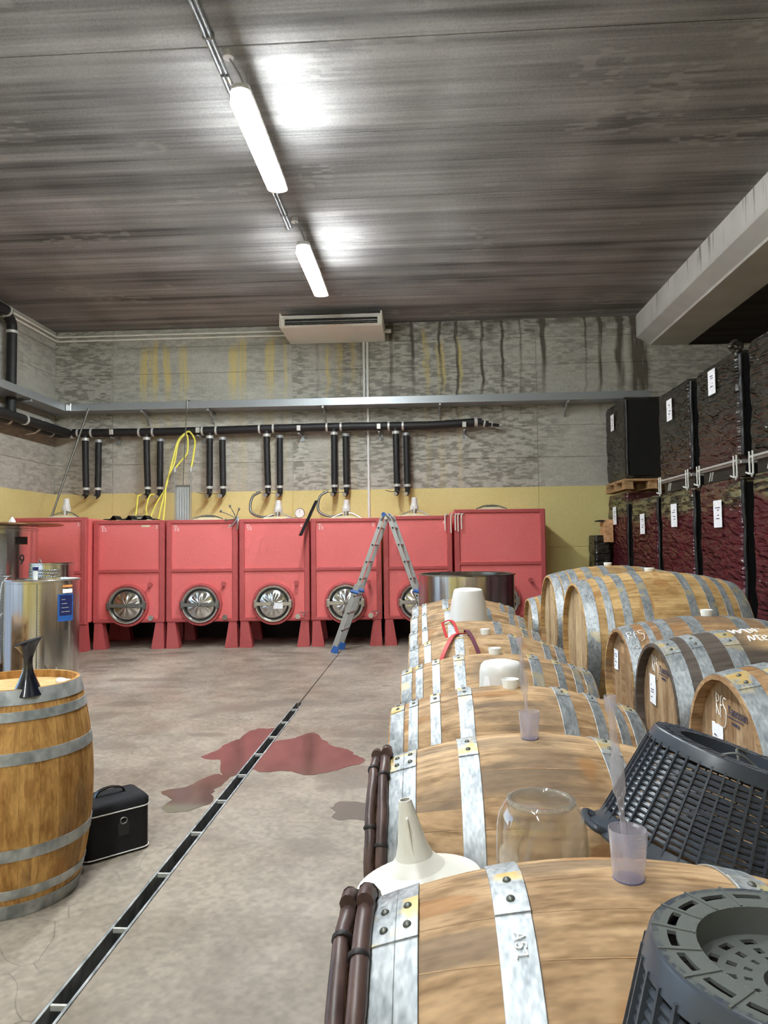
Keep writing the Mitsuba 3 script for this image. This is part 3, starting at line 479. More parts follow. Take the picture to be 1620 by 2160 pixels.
# ---------------------------------------------------------------- barrels
def rad(x, L, rh, rb): return rb - (rb - rh) * (2 * np.abs(x) / L) ** 2
_cache = {}
def stave_mesh(L, rh, rb, n):
    key = ('s', L, rh, rb, n)
    if key not in _cache:
        N = 22; xs = np.linspace(-L / 2, L / 2, N); h = math.pi / n - .00025 / rb
        an = np.array([-h, -h * .96, -h * .35, h * .35, h * .96, h]); dr_ = np.array([-.0006, 0, 0, 0, 0, -.0006]); v = []
        for x in xs:
            r = rad(x, L, rh, rb); ch = .012 * smoothe((abs(x) - L / 2 + .03) / .03)
            o = np.stack([np.full(6, x), -(r + dr_) * np.sin(an), (r + dr_) * np.cos(an)], 1)
            ri = r - .026 + ch
            v.append(np.vstack([o, [[x, -ri * math.sin(h), ri * math.cos(h)], [x, ri * math.sin(h), ri * math.cos(h)]]]))
        v = np.vstack(v); f = []
        for i in range(N - 1):
            for q in range(8):
                s = (q + 1) % 8; f += [[i * 8 + q, (i + 1) * 8 + q, (i + 1) * 8 + s], [i * 8 + q, (i + 1) * 8 + s, i * 8 + s]]
        for q in range(1, 7): f += [[0, q, q + 1], [(N - 1) * 8, (N - 1) * 8 + q + 1, (N - 1) * 8 + q]]
        m = trimesh.Trimesh(v, f, process=False); m.fix_normals(); _cache[key] = P(m, 35)
    return _cache[key]
def smoothe(t): t = min(1, max(0, t)); return t * t * (3 - 2 * t)
def hoop_mesh(x0, x1, L, rh, rb):
    key = ('h', x0, x1, L, rh, rb)
    if key not in _cache:
        def ring(a0, a1, n, lift, xa, xb, closed):
            a = np.linspace(a0, a1, n, endpoint=not closed); th = .0028
            prof = [(xa, rad(xa, L, rh, rb) + lift), (xa, rad(xa, L, rh, rb) + lift + th - .0006), (xa + .0012, rad(xa, L, rh, rb) + lift + th), (xb - .0012, rad(xb, L, rh, rb) + lift + th), (xb, rad(xb, L, rh, rb) + lift + th - .0006), (xb, rad(xb, L, rh, rb) + lift)]
            k = len(prof); v = np.array([[x, -r * math.sin(t), r * math.cos(t)] for t in a for x, r in prof]); f = []
            for i in range(n if closed else n - 1):
                j = (i + 1) % n
                for q in range(k):
                    s = (q + 1) % k; f += [[i * k + q, j * k + q, j * k + s], [i * k + q, j * k + s, i * k + s]]
            if not closed: f += [[0, 1, 2], [0, 2, 3], [0, 3, 4], [0, 4, 5]] + [[(n - 1) * k, (n - 1) * k + b + 1, (n - 1) * k + b] for b in range(1, 5)]
            m = trimesh.Trimesh(v, f, process=False); m.fix_normals(); return m
        _cache[key] = (P(ring(0, 2 * math.pi, 88, .0006, x0, x1, True), 35), P(ring(-.17, .17, 10, .0034, x0, x1, False), 35))
    return _cache[key]
RIVET = P(lathe([(0, -.003), (.0072, -.003), (.0072, .001), (.005, .0036), (0, .0046)], 12), 50)
def head_planks(R, n, th=.022):
    key = ('p', R, n)
    if key not in _cache:
        w = 2 * R / n; out = []
        for i in range(n):
            g_ = Point(0, 0).buffer(R, 24).intersection(sbox(-R + i * w + .0006, -R, -R + (i + 1) * w - .0006, R))
            out.append(P(ext(g_, th)))
        _cache[key] = out
    return _cache[key]
def barrel(label, group, c, L=.95, rh=.282, rb=.35, hoops=(), woods=('m_oak_a', 'm_oak_b', 'm_oak_c'), head='m_head_tan', hoop='m_galv', seam=6, nst=26, axis='x', seed=0, chestnut=False, name='wine_barrel', bung=True, hole=0.):
    t = thing(name, label, 'barrel', group); rg = random.Random(seed)
    T = mat(c) if axis == 'x' else mat(c, ry=90)                       # upright: the local left head becomes the top
    if axis == 'z': T = mat(c) @ np.array([[0, 0, 1, 0], [0, 1, 0, 0], [-1, 0, 0, 0], [0, 0, 0, 1.]])
    sm = stave_mesh(L, rh, rb, nst)
    for i in range(nst): part(t, 'stave', sm, woods[rg.randrange(len(woods))], T=T @ mat(rx=360 / nst * (i + .5)))
    hx = L / 2 - .048; R = rad(hx, L, rh, rb) - .0255
    for s in (-1, 1):
        rot = np.array([[0, 0, 1., 0], [1, 0, 0, 0], [0, 1, 0, 0], [0, 0, 0, 1]])
        for i, m in enumerate(head_planks(round(R, 4), 8)):
            part(t, 'head_plank', m, (head if isinstance(head, str) else head[i % len(head)]), T=T @ mat((s * hx - .011, 0, 0), rx=0 if axis == 'x' else 25) @ rot)
    for (a, b) in hoops:
        sa = seam + rg.uniform(-2, 2)
        h1, h2 = hoop_mesh(round(a, 4), round(b, 4), L, rh, rb); hk_ = part(t, 'hoop', h1, hoop, T=T @ mat(rx=sa)); part(hk_, 'lap', h2, 'm_galv_rust' if hoop == 'm_galv' else hoop, T=T @ mat(rx=sa))
        xm = (a + b) / 2; r = rad(xm, L, rh, rb) + .0064; sl = math.degrees(math.atan(8 * (rb - rh) * xm / L ** 2))
        for d in (-4.6, 4.6): part(hk_, 'rivet', RIVET, 'm_rivet', T=T @ mat(rx=sa + d) @ mat((xm, 0, r), ry=sl))
    if chestnut:
        for j, xo in enumerate((-L / 2 + .014, -L / 2 + .044)):
            Rr = rad(xo, L, rh, rb) + .0155; n = 90; a = np.linspace(math.radians(-9 + 3 * j), math.radians(-9 + 3 * j + 366), n)
            nn = meshkit.noise(np.stack([a * 5, np.full(n, j * 3. + seed), np.zeros(n)], 1)); wob = (nn - .5) * .006
            lift = np.linspace(0, .016, n) * (np.linspace(0, 1, n) > .97)
            pts = np.stack([xo + wob, -(Rr + lift) * np.sin(a), (Rr + lift) * np.cos(a)], 1)
            h_ = part(t, 'chestnut_hoop', tube(pts, .0145 + .003 * (nn - .5), 10), 'm_bark', 45, T, label='dark bark covered wooden hoop')
            for q in range(9):
                aa = math.radians(12 + 40 * q + 9 * j); cc = np.array([xo, -Rr * math.sin(aa), Rr * math.cos(aa)]); uu = np.array([0, -math.cos(aa), -math.sin(aa)])
                part(h_, 'tie', tube([cc - uu * .005, cc - uu * .002, cc + uu * .002, cc + uu * .005], [.0165, .0185, .0185, .0165], 12), 'm_tie', 40, T)
    return t, T
def sym(*h): return [(-b, -a) if False else (a, b) for a, b in h] + [(-b, -a) for a, b in h]
H6 = sym((-.468, -.412), (-.378, -.336), (-.192, -.137)); H8 = sym((-.470, -.418), (-.400, -.364), (-.318, -.280), (-.212, -.158)); HC = sym((-.420, -.381), (-.381, -.345), (-.226, -.170))
G1 = 'front row of barrels lying side by side'; G2 = 'right row of barrels lying side by side'
rowA = [(.345, 6.75, 1.10, H6, 'lying oak barrel at the far end of the front row, next to the steel vat'), (.345, 6.05, 1.075, H6, 'lying oak barrel under the far end of the white bucket'), (.35, 5.30, 1.042, H6, 'lying oak barrel the upturned white bucket leans against, third from the vat'),
        (.365, 4.48, 1.046, H6, 'lying oak barrel with the red straps hanging over it'), (.346, 3.66, 1.048, H8, 'lying oak barrel just behind the half hidden white tub'), (.33, 2.84, 1.044, H8, 'lying oak barrel just in front of the half hidden white tub'), (.312, 2.12, 1.040, HC, 'lying oak barrel with dark bark hoops, behind the glass jar'), (.326, 1.22, 1.052, HC, 'nearest lying oak barrel with dark bark hoops and the big clear airlock')]
BAR = {}
for i, (x, y, z, hp, lb) in enumerate(rowA):
    BAR['ABCDEFGH'[i]] = barrel(lb, G1, (x, y, z - .35), rh=.254, hoops=hp, seed=i, chestnut=hp is HC, seam=(6 if i > 5 else 3), L=.96 if hp is HC else .95)
barrel('lying oak barrel under the nearest grey basket, mostly below the frame', G1, (.326, .36, .70), rh=.254, hoops=HC, seed=40)
RB = {}
HR1 = sym((-.470, -.405), (-.362, -.312), (-.235, -.172)); HR2 = HR1; HR3 = sym((-.470, -.410), (-.362, -.330), (-.295, -.240), (-.150, -.085)); HT = sym((-.535, -.455), (-.405, -.360), (-.300, -.248), (-.172, -.118)); HT5 = sym((-.535, -.475), (-.465, -.405), (-.392, -.335), (-.275, -.215), (-.135, -.08))
for k_, x, y, z, L, rh, rb, hp, wd, hd, lb in (
        ('6', 1.02, 7.25, 1.12, .95, .282, .35, H6, ('m_gold_a', 'm_gold_b'), 'm_head_pale', 'small lying barrel at the far end, mostly hidden by the big barrels'),
        ('5', 1.03, 6.10, 1.415, 1.08, .405, .485, HT5, ('m_gold_a', 'm_gold_b', 'm_oak_b'), ('m_head_pale', 'm_head_pale', 'm_head_tan2'), 'big lying barrel with closely set grey hoops, behind the other big barrel'),
        ('4', 1.035, 5.10, 1.402, 1.08, .405, .485, HT, ('m_gold_a', 'm_gold_b'), ('m_head_pale', 'm_head_pale', 'm_head_tan2'), 'big golden lying barrel with eight grey hoops and a pale head'),
        ('3', 1.02, 3.90, 1.208, .95, .282, .35, HR3, ('m_oak_a', 'm_brown_a', 'm_gold_b'), ('m_head_tan', 'm_brown_a', 'm_head_tan'), 'lying barrel with a dark brown head and a white paper, beside the big golden barrel'),
        ('2', .982, 3.17, 1.224, .95, .288, .35, HR2, ('m_oak_wine',), ('m_head_tan2', 'm_head_tan'), 'lying barrel stained black by wine with white chalk writing on top'),
        ('1', .922, 2.32, 1.240, .95, .288, .35, HR1, ('m_brown_a', 'm_brown_b', 'm_oak_b'), ('m_head_tan', 'm_head_tan2'), 'nearest lying barrel of the right row with a burnt script mark on its head')):
    RB[k_] = barrel(lb, G2, (x + L / 2, y, z - rb), L=L, rh=rh, rb=rb, hoops=hp, woods=wd, head=hd, seed=60 + int(k_), nst=26 if rb < .4 else 32, seam=(16 if k_ in '12' else -40))
UB, TU = barrel('upright amber oak barrel standing at the left with the black decanter on it', None, (-1.965, 3.32, .4925), L=.985, rh=.288, rb=.356, axis='z', woods=('m_amber_a', 'm_amber_b'), head=('m_head_top',), hoop='m_galv_dull', hoops=sym((-.491, -.427), (-.400, -.358), (-.230, -.178)), seed=77, seam=-145, name='upright_barrel')
# racks that carry the rows
PLACED = [(x, y, z - .35, .96 if hp is HC else .95, .254, .35) for x, y, z, hp, lb in rowA] + [(.326, .36, .70, .96, .254, .35)]
PLACED2 = [(1.02 + .475, 7.25, 1.12 - .35, .95, .282, .35), (1.03 + .54, 6.10, 1.415 - .485, 1.08, .405, .485), (1.035 + .54, 5.10, 1.402 - .485, 1.08, .405, .485), (1.02 + .475, 3.90, 1.208 - .35, .95, .282, .35), (.982 + .475, 3.17, 1.224 - .35, .95, .288, .35), (.922 + .475, 2.32, 1.240 - .35, .95, .288, .35)]
for xs_, zt, y0, y1, pls, lb in (((.08, .60), .28, .0, 7.15, PLACED, 'low steel rack under the front row of barrels'), ((1.20, 1.70), .44, 1.95, 4.28, PLACED2[3:], 'steel rack under the near barrels of the right row'), ((1.30, 1.82), .36, 4.6, 6.65, PLACED2[1:3], 'steel rack under the two big barrels'), ((1.25, 1.75), .36, 6.9, 7.6, PLACED2[:1], 'steel rack under the far small barrel of the right row')):
    rk = thing('barrel_rack', lb, 'rack', 'barrel racks')
    for x in xs_:
        part(rk, 'rail', bx(x - .03, x + .03, y0, y1, zt - .05, zt, .004), 'm_steel_dark')
        for y in np.linspace(y0 + .05, y1 - .05, max(2, int((y1 - y0) / 1.7) + 1)): part(rk, 'leg', bx(x - .025, x + .025, y - .025, y + .025, 0, zt - .05), 'm_steel_dark')
        for bx_, by_, bz_, L_, rh_, rb_ in pls: part(rk, 'saddle', bx(x - .028, x + .028, by_ - .05, by_ + .05, zt, bz_ - max(rad(x - .028 - bx_, L_, rh_, rb_), rad(x + .028 - bx_, L_, rh_, rb_)) - .004, .003), 'm_steel_dark')
    for y in np.linspace(y0 + .05, y1 - .05, max(2, int((y1 - y0) / 1.7) + 1)): part(rk, 'cross_rail', bx(xs_[0], xs_[1], y - .02, y + .02, zt - .13, zt - .09, .003), 'm_steel_dark')
# chalk, burnt marks and papers on the heads
def on_head(k_, m, bsdf, nm, y, z, lift=.002, label=None):            # drawn in xy, stuck on the left head (faces -x); reading direction runs to -y ... towards +x side seen from the aisle
    t, T = RB[k_]; L = {'1': .95, '2': .95, '3': .95}[k_]
    v = m.vertices.copy(); m = m.copy(); m.vertices = np.stack([-L / 2 + .048 - .011 - lift - v[:, 2], -v[:, 0] + y, v[:, 1] + z], 1); m.fix_normals(); return part(t, nm, m, bsdf, T=T, label=label)
def sheet(w, h, seed=0):
    n = 6; g_ = np.stack(np.meshgrid(np.linspace(-w / 2, w / 2, n), np.linspace(-h / 2, h / 2, n)), -1).reshape(-1, 2)
    z = .004 * meshkit.noise(np.c_[g_ * 40, np.full(len(g_), seed)]); jit = (meshkit.noise(np.c_[g_ * 90, np.full(len(g_), seed + 5.)]) - .5) * .006
    v = np.vstack([np.c_[g_ + jit[:, None], z + .0012], np.c_[g_ + jit[:, None], z]]); f = []
    for i in range(n - 1):
        for j in range(n - 1):
            a, b, c, d = i * n + j, i * n + j + 1, (i + 1) * n + j + 1, (i + 1) * n + j; f += [[a, b, c], [a, c, d], [a + n * n, c + n * n, b + n * n], [a + n * n, d + n * n, c + n * n]]
    return trimesh.Trimesh(v, f, process=False)
def scribble(w, rows, seed, h=.004, z=.0056):
    rg = random.Random(seed); return cat([bx(x, x + rg.uniform(.008, .02), y - h / 2, y + h / 2, z, z + .0006) for y in rows for x in np.arange(-w / 2, w / 2, .024) if rg.random() < .75])
for k_, y, z, w, h in (('1', .115, .045, .085, .135), ('2', .125, .07, .085, .13), ('3', .15, .10, .085, .11)):
    pk = on_head(k_, sheet(w, h, int(k_)), 'm_paper', 'paper_label', y, z, label='white paper label'); m = scribble(w * .45, (.03, .018, 0, -.012, -.035), int(k_)); on_head(k_, m, 'm_ink', 'paper_print', y, z)
for k_, y, z in (('1', .035, .165), ('2', .035, .165)):
    on_head(k_, text('Taussan', .026, .0012), 'm_ink', 'burnt_mark', y, z, label='burnt script mark'); on_head(k_, bx(-.005, .11, -.010, -.0075, 0, .001), 'm_ink', 'burnt_mark', y, z); on_head(k_, text('FRANCE', .010, .0012), 'm_ink', 'burnt_mark', y - .03, z - .03)
def stroke(pts, r=.0016): return tube(smooth_path([(x, y, .0012) for x, y in pts], 5), r, 6)
RFS = lambda s: cat(stroke([(0, 0), (0, .07)]), stroke([(0, .07), (.02, .062), (.018, .045), (0, .036), (.022, 0)]), stroke([(.032, -.005), (.034, .05), (.046, .068)]), stroke([(.03, .035), (.045, .035)]), stroke([(.075, .06), (.058, .062), (.056, .04), (.076, .02), (.07, -.02), (.052, -.035)]))
on_head('1', RFS(0), 'm_chalk', 'chalk_mark', .12, .145, label='white chalk letters'); on_head('2', RFS(0), 'm_chalk', 'chalk_mark', .125, .155, label='white chalk letters')
def bent(m, T, t, x, ang, r, L, rb, rh, bsdf='m_chalk', nm='chalk_writing', swap=False, label=None):
    m = m.copy(); v = m.vertices.copy(); u, w, h = (v[:, 0], v[:, 1], v[:, 2]) if not swap else (v[:, 1], -v[:, 0], v[:, 2])
    xx = x + u; rr = rad(xx, L, rh, rb) + r + h; a = math.radians(ang) - w / rb
    m.vertices = np.stack([xx, -rr * np.sin(a), rr * np.cos(a)], 1); part(t, nm, m, bsdf, T=T, label=label)
t, T = RB['2']
W1 = cat(stroke([(0, .08), (.005, .02), (.02, .075), (.03, .02), (.045, .07)], .003), stroke([(.03, .05), (.09, .085)], .003), stroke([(.06, .09), (.065, .02), (.085, .03), (.08, .055), (.062, .045)], .003), stroke([(.10, .02), (.105, .09)], .003), stroke([(.085, .065), (.13, .075)], .003))
W2 = cat(stroke([(0, .0), (.008, .045), (.02, .005), (.03, .045)], .003), stroke([(.04, .05), (.043, .005), (.055, .002)], .003), stroke([(.032, .04), (.06, .045)], .003), stroke([(.06, .02), (.078, .028), (.072, .042), (.06, .03), (.065, .004), (.085, .005)], .003), stroke([(.115, .045), (.095, .04), (.105, .02), (.12, .01), (.10, -.012), (.088, 0), (.11, .006), (.15, -.005)], .003))
bent(W1, T, t, -.16, 14, .001, .95, .35, .288, label='white chalk writing'); bent(W2, T, t, -.125, 24, .001, .95, .35, .288, label='white chalk writing')
t, T = RB['3']; bent(RFS(0), T, t, -.455, 32, .006, .95, .35, .282); bent(stroke([(0, 0), (.02, .02), (.03, 0), (.015, -.01)]), T, t, -.45, 44, .006, .95, .35, .282)
t, T = BAR['H']; bent(text('A51', .017, .001), T, t, -.202, 20, .005, .96, .35, .254, swap=True, label='white chalk number on the hoop')
rs = bx(-.03, .0, -.006, .014, 0, .0012)
def bung(x, y, z, r, h, lb): single('barrel_bung', lb, 'bung', lathe([(0, -.02), (r * .8, -.02), (r * .86, 0), (r, h), (r * .96, h + .003), (r * .82, h * .75), (0, h * .7)], 28), 'm_bung', 35, mat((x, y, z)))
bung(.326, 2.83, 1.044, .034, .03, 'white bung cap in front of the half hidden white tub'); bung(.346, 3.66, 1.048, .033, .028, 'white bung cap just behind the half hidden white tub'); bung(.367, 4.48, 1.046, .031, .03, 'white bung cap right of the red straps')
bung(1.50, 3.92, 1.208, .032, .03, 'white bung cap on the brown headed barrel, before the big golden barrel'); bung(1.575, 5.12, 1.402, .034, .022, 'white bung cap on the big golden barrel'); bung(1.54, 6.12, 1.415, .034, .022, 'white bung cap on the farther big barrel')
# ---------------------------------------------------------------- things standing on the front row
def airlock(x, y, z, s, label):
    t = thing('airlock', label, 'airlock', 'clear airlocks in the barrel bungs'); T = mat((x, y, z), rz=20, s=(s, s, s * .78))
    part(t, 'cup', lathe([(0, .001), (.0245, .001), (.026, .02), (.0305, .104), (.0292, .104), (.0245, .02), (.0232, .004), (0, .004)], 40), 'm_clear', 30, T)
    part(t, 'stopper', lathe([(0, -.012), (.023, -.012), (.0255, .0), (.0255, .003), (0, .006)], 28), 'm_smoke', 30, T, label='dark bluish bottom')
    for i in range(12): part(t, 'thread', tube([(.0005 * i ** .5 + (.0262 + .00037 * i) * math.cos(a), (.0262 + .00037 * i) * math.sin(a), .03 + .006 * i) for a in np.linspace(0, 2 * math.pi, 28, endpoint=False)], .0006, 5, closed=True), 'm_clear', 40, T)
    pr_ = [(.003, .006), (.004, .03), (.0045, .145), (.006, .155), (.006, .170), (.0105, .182), (.0112, .215), (.0105, .25), (.0065, .262), (.0075, .272), (.006, .31), (.0055, .345), (.0095, .352), (.0095, .385), (.0085, .385), (.007, .352)]
    m = lathe(pr_, 24); m.apply_transform(mat((0, 0, 0), ry=-4)); part(t, 'tube', m, 'm_clear', 35, T)
plain('m_smoke', (.10, .10, .19), .25)
airlock(.326, 1.215, 1.050, 1., 'large clear plastic airlock standing in the nearest barrel'); airlock(.295, 2.11, 1.038, .98, 'clear plastic airlock standing in the barrel behind the glass jar')
jr = thing('glass_jar', 'clear glass jar turned upside down between the two nearest barrels', 'jar')
JT = mat((.256, 1.67, .795))
out = [(.098, .0), (.101, .04), (.103, .12), (.101, .165), (.094, .195), (.082, .215), (.074, .224), (.069, .225)]
put(jr, lathe(out + [(.060, .219), (0, .217)], 64), 'm_glass', 40, JT); part(jr, 'base_ring', lathe([(.066, .2155), (.0755, .2155), (.078, .220), (.074, .226), (.069, .227), (.065, .222)], 56), 'm_glass_rim', 40, JT)
for i in range(48):
    a = i * 2 * math.pi / 48
    part(jr, 'rim_bead', RIVET, 'm_glass_rim', T=JT @ mat((.0745 * math.cos(a), .0745 * math.sin(a), .2236), s=.5))
fn = thing('funnel', 'white plastic funnel turned mouth down between the two nearest barrels', 'funnel')
FT = mat((-.019, 1.655, .80), ry=-9, s=1.034)
put(fn, lathe([(.142, 0), (.144, .004), (.140, .036), (.136, .038), (.104, .050), (.064, .070), (.042, .094), (.032, .122), (.0138, .216), (.0112, .216), (.029, .122), (.039, .093), (.061, .067), (.102, .047), (.134, .035), (.141, .004), (.142, 0)], 64), 'm_funnel', 14, FT)
part(fn, 'fin', bx(-.0015, .0015, -.034, -.012, .10, .185), 'm_funnel', T=FT)
bk = thing('white_bucket', 'white plastic bucket upside down on the far barrels of the front row', 'bucket')
BT = mat((.335, 5.64, 1.012), rx=4)
put(bk, lathe([(.150, 0), (.152, .006), (.150, .012), (.132, .155), (.112, .235), (.105, .243), (.095, .245), (0, .247), (0, .24), (.10, .235), (.128, .15), (.146, .01), (.15, 0)], 48), 'm_bucket', 40, BT); part(bk, 'handle_lug', bx(.02, .07, -.158, -.14, .0, .02, .004), 'm_bucket', T=BT)
tb = thing('white_tub', 'white plastic tub half hidden between two barrels, behind a clear airlock', 'tub')
TT = mat((.335, 3.24, .905))
put(tb, lathe([(.098, 0), (.100, .06), (.098, .13), (.092, .158), (.078, .172), (.05, .178), (0, .18), (0, .175), (.075, .167), (.088, .155), (.094, .13), (.096, 0), (.098, 0)], 48), 'm_bucket', 40, TT); part(tb, 'blue_print', tube([(.1015 * math.cos(a), .1015 * math.sin(a), .09) for a in np.linspace(3.7, 4.1, 6)], [.001, .03, .03, .03, .03, .001], 8, sect=[(-.03, -1), (.03, -1), (.03, 1), (-.03, 1)]), 'm_paper', 40, TT)
# red straps
rsx = thing('red_straps', 'red lifting straps hanging over the lying barrels beside the bucket', 'straps')
SR = [(-1, -.22), (1, -.22), (1, .22), (-1, .22)]
def over(y0, zc, r, pts): return [(x, y0 - (r + .006) * math.sin(math.radians(a)), zc + (r + .006) * math.cos(math.radians(a))) for x, a in pts]
part(rsx, 'strap', tube(smooth_path(over(4.48, .70, .343, [(.06, 62), (.095, 45), (.13, 28), (.165, 10), (.205, -4), (.25, -12)]), 6), .013, 4, sect=SR), 'm_strap', 30)
part(rsx, 'strap', tube(smooth_path([(.25, 4.55, 1.05), (.25, 4.5, 1.07), (.27, 4.4, 1.055), (.295, 4.28, 1.0), (.315, 4.2, .94)], 6), .012, 4, sect=SR), 'm_strap2', 30)
part(rsx, 'strap', tube(smooth_path([(.12, 5.26, 1.035), (.17, 5.27, 1.05), (.20, 5.2, 1.04), (.225, 5.0, .98), (.235, 4.75, 1.0), (.215, 4.55, 1.03)], 6), .011, 4, sect=SR), 'm_strap', 30)
part(rsx, 'strap', tube(smooth_path([(.12, 5.26, 1.035), (.135, 5.1, .98), (.16, 4.98, .92)], 6), .010, 4, sect=SR), 'm_strap', 30)
part(rsx, 'buckle', bx(.285, .325, 4.21, 4.235, .935, .955, .004), 'm_black', T=None)
# ---------------------------------------------------------------- baskets
def basket(label, c, ry, rx, r0, r1, h, nrib, nring, bsdf, base, slots=18, oval=1.):
    t = thing('harvest_basket', label, 'basket', 'upturned plastic baskets'); T = mat(c, ry=ry, rx=rx, s=(1, oval, 1))          # local origin: base centre, base normal +z, rim at z = -h
    def rr(z): return r0 + (r1 - r0) * (-z / h)
    part(t, 'base_band', lathe([(r0 - .006, -.030), (rr(-.030) + .002, -.030), (r0 + .001, -.004), (r0 - .003, 0), (r0 - .010, 0), (r0 - .010, -.02)], 72), bsdf, 35, T)
    part(t, 'rim_band', lathe([(r1 - .006, -h), (r1 + .012, -h), (r1 + .014, -h + .006), (r1 + .004, -h + .012), (rr(-h + .045) + .002, -h + .045), (rr(-h + .045) - .006, -h + .045)], 72), bsdf, 35, T)
    for i in range(nrib):
        a = i * 360 / nrib; pts = [(rr(z) + .0005, 0, z) for z in (-.024, -h * .5, -h + .02)]
        part(t, 'rib', P(tube(pts, .0035, 4, sect=[(-.6, -1), (.6, -1), (.6, 1), (-.6, 1)])) if i == 0 else _cache[('rib', t)], bsdf, T=T @ mat(rz=a))
        if i == 0: _cache[('rib', t)] = {k_: v_ for k_, v_ in scene[t + '__rib'].items() if k_ not in ('to_world', 'bsdf')}
    for z in np.linspace(-.042, -h + .056, nring):
        r = rr(z); part(t, 'ring', lathe([(r - .007, z - .0045), (r - .001, z - .0052), (r - .0002, z - .001), (r - .005, z + .0045), (r - .007, z + .004), (r - .007, z - .0045)], 72), bsdf, 35, T)
    def arcs(ra, rb_, n, gap, off=0):
        out = []
        for i in range(n):
            a = np.linspace(2 * math.pi * (i + off) / n + gap, 2 * math.pi * (i + 1 + off) / n - gap, 8); out.append(Polygon([(rb_ * math.cos(x), rb_ * math.sin(x)) for x in a] + [(ra * math.cos(x), ra * math.sin(x)) for x in a[::-1]]))
        return unary_union(out)
    s = r0 / .145
    outer = Point(0, 0).buffer(r0 - .003, 40).difference(Point(0, 0).buffer(.098 * s, 40)).difference(arcs(.118 * s, .127 * s, slots, .05))
    part(t, 'base_ring', ext(outer, .004, -.004), base, T=T)
    for i in range(slots): a = i * 2 * math.pi / slots; part(t, 'base_rib', bx(.099 * s, r0 - .002, -.0015, .0015, -.002, .0015), base, T=T @ mat(rz=math.degrees(a)))
    part(t, 'recess_wall', lathe([(.098 * s, -.032), (.098 * s, 0), (.101 * s, 0), (.101 * s, -.034)], 64), base, 35, T)
    inner = Point(0, 0).buffer(.099 * s, 40).difference(Point(0, 0).buffer(.034 * s, 30))
    for ra, rb_, n, gp, of in ((.078, .088, 16, .10, 0), (.060, .070, 16, .13, .0), (.045, .053, 16, .14, 0)): inner = inner.difference(arcs(ra * s, rb_ * s, n, gp, of))
    part(t, 'base_disc', ext(inner, .004, -.036), base, T=T)
    part(t, 'boss', lathe([(0, -.046), (.034 * s, -.046), (.0345 * s, -.032), (.037 * s, -.032), (.037 * s, -.048), (0, -.05)][::-1], 40), base, 35, T)
    return t, T
basket('nearest upturned grey green plastic basket at the bottom right', (.388, .79, 1.166), 2, 0, .150, .190, .20, 36, 10, 'm_basket', 'm_basket_grey')
b2, TB2 = basket('tilted upturned dark blue grey basket behind the nearest airlock', (.690, 1.665, 1.127), 19, 0, .178, .236, .260, 44, 14, 'm_basket', 'm_basket', 24, .87)
part(b2, 'handle', tube(smooth_path([(-.236, -.05, -.251), (-.256, -.05, -.249), (-.266, -.02, -.249), (-.266, .03, -.249), (-.256, .06, -.249), (-.236, .06, -.251)]), .009, 8), 'm_basket', 40, TB2)
part(b2, 'cord', cat(tube(smooth_path([(-.05, -.02, -.02), (-.01, -.04, .004), (.03, -.05, -.01), (.05, -.09, -.02)]), .003, 7), tube(smooth_path([(.05, .06, .0), (.01, .02, .006), (-.01, -.05, -.012), (-.06, -.09, -.02)]), .003, 7)), 'm_basket_grey', 40, TB2, label='thin cord tied across the base')
# ---------------------------------------------------------------- upright barrel's things, bag
dc = thing('decanter', 'shiny black hourglass shaped wine decanter standing on the upright barrel', 'decanter')
DT = mat((-1.795, 3.14, .949), rz=15, s=(.9, .9, 1))
prf = [(0, 0), (.072, 0), (.074, .004), (.066, .02), (.045, .062), (.027, .105), (.021, .135), (.023, .165), (.034, .195), (.050, .222), (.066, .236)]
m = lathe(prf, 56); v = m.vertices.copy(); k_ = np.clip((v[:, 2] - .16) / .076, 0, 1); v[:, 2] += k_ * v[:, 0] * .28; m.vertices = v; put(dc, m, 'm_decanter', 40, DT)
m = lathe([(.066, .236), (.067, .239), (.060, .243), (.03, .246), (0, .246)], 56); v = m.vertices.copy(); v[:, 2] += v[:, 0] * .28; m.vertices = v; part(dc, 'mouth_cover', m, 'm_black_cloth', 40, DT, label='matt black top')
ck = thing('bottle_stopper', 'small white stopper lying on the upright barrel behind the decanter', 'stopper')
put(ck, (lambda m: (m.apply_transform(mat((-1.735, 3.36, .967), ry=90, rz=-25)), m)[1])(lathe([(0, -.05), (.014, -.05), (.018, -.045), (.018, -.01), (.013, -.006), (.013, .012), (.016, .016), (.016, .045), (.011, .05), (0, .05)], 24)), 'm_white', 35)
bg = thing('black_bag', 'black boxy case with pale piping and top handle beside the upright barrel', 'bag')
va = math.degrees(math.atan2(.265, .225)); BGT = mat((-1.745, 3.585, 0), rz=va - 6)
fp = sbox(.045, .045, .345 - .045, .235 - .045).buffer(.045, 8)
def slabm(f0, z0, z1, ins=0): return ext(f0.buffer(-ins), z1 - z0, z0)
part(bg, 'body', trimesh.convex.convex_hull(np.vstack([slabm(fp, .012, .225).vertices, slabm(fp, .0, .012, .008).vertices])), 'm_black_cloth', 50, BGT)
part(bg, 'lid', trimesh.convex.convex_hull(np.vstack([slabm(fp.buffer(.004), .232, .262).vertices, slabm(fp, .262, .285, .016).vertices, slabm(fp, .285, .29, .05).vertices])), 'm_black_cloth', 50, BGT)
for z in (.230, .014): c_ = np.array(fp.buffer(.004).exterior.coords)[:-1]; part(bg, 'piping', tube(np.c_[c_, np.full(len(c_), z)], .0035, 7, closed=True), 'm_piping', 40, BGT, label='pale piping')
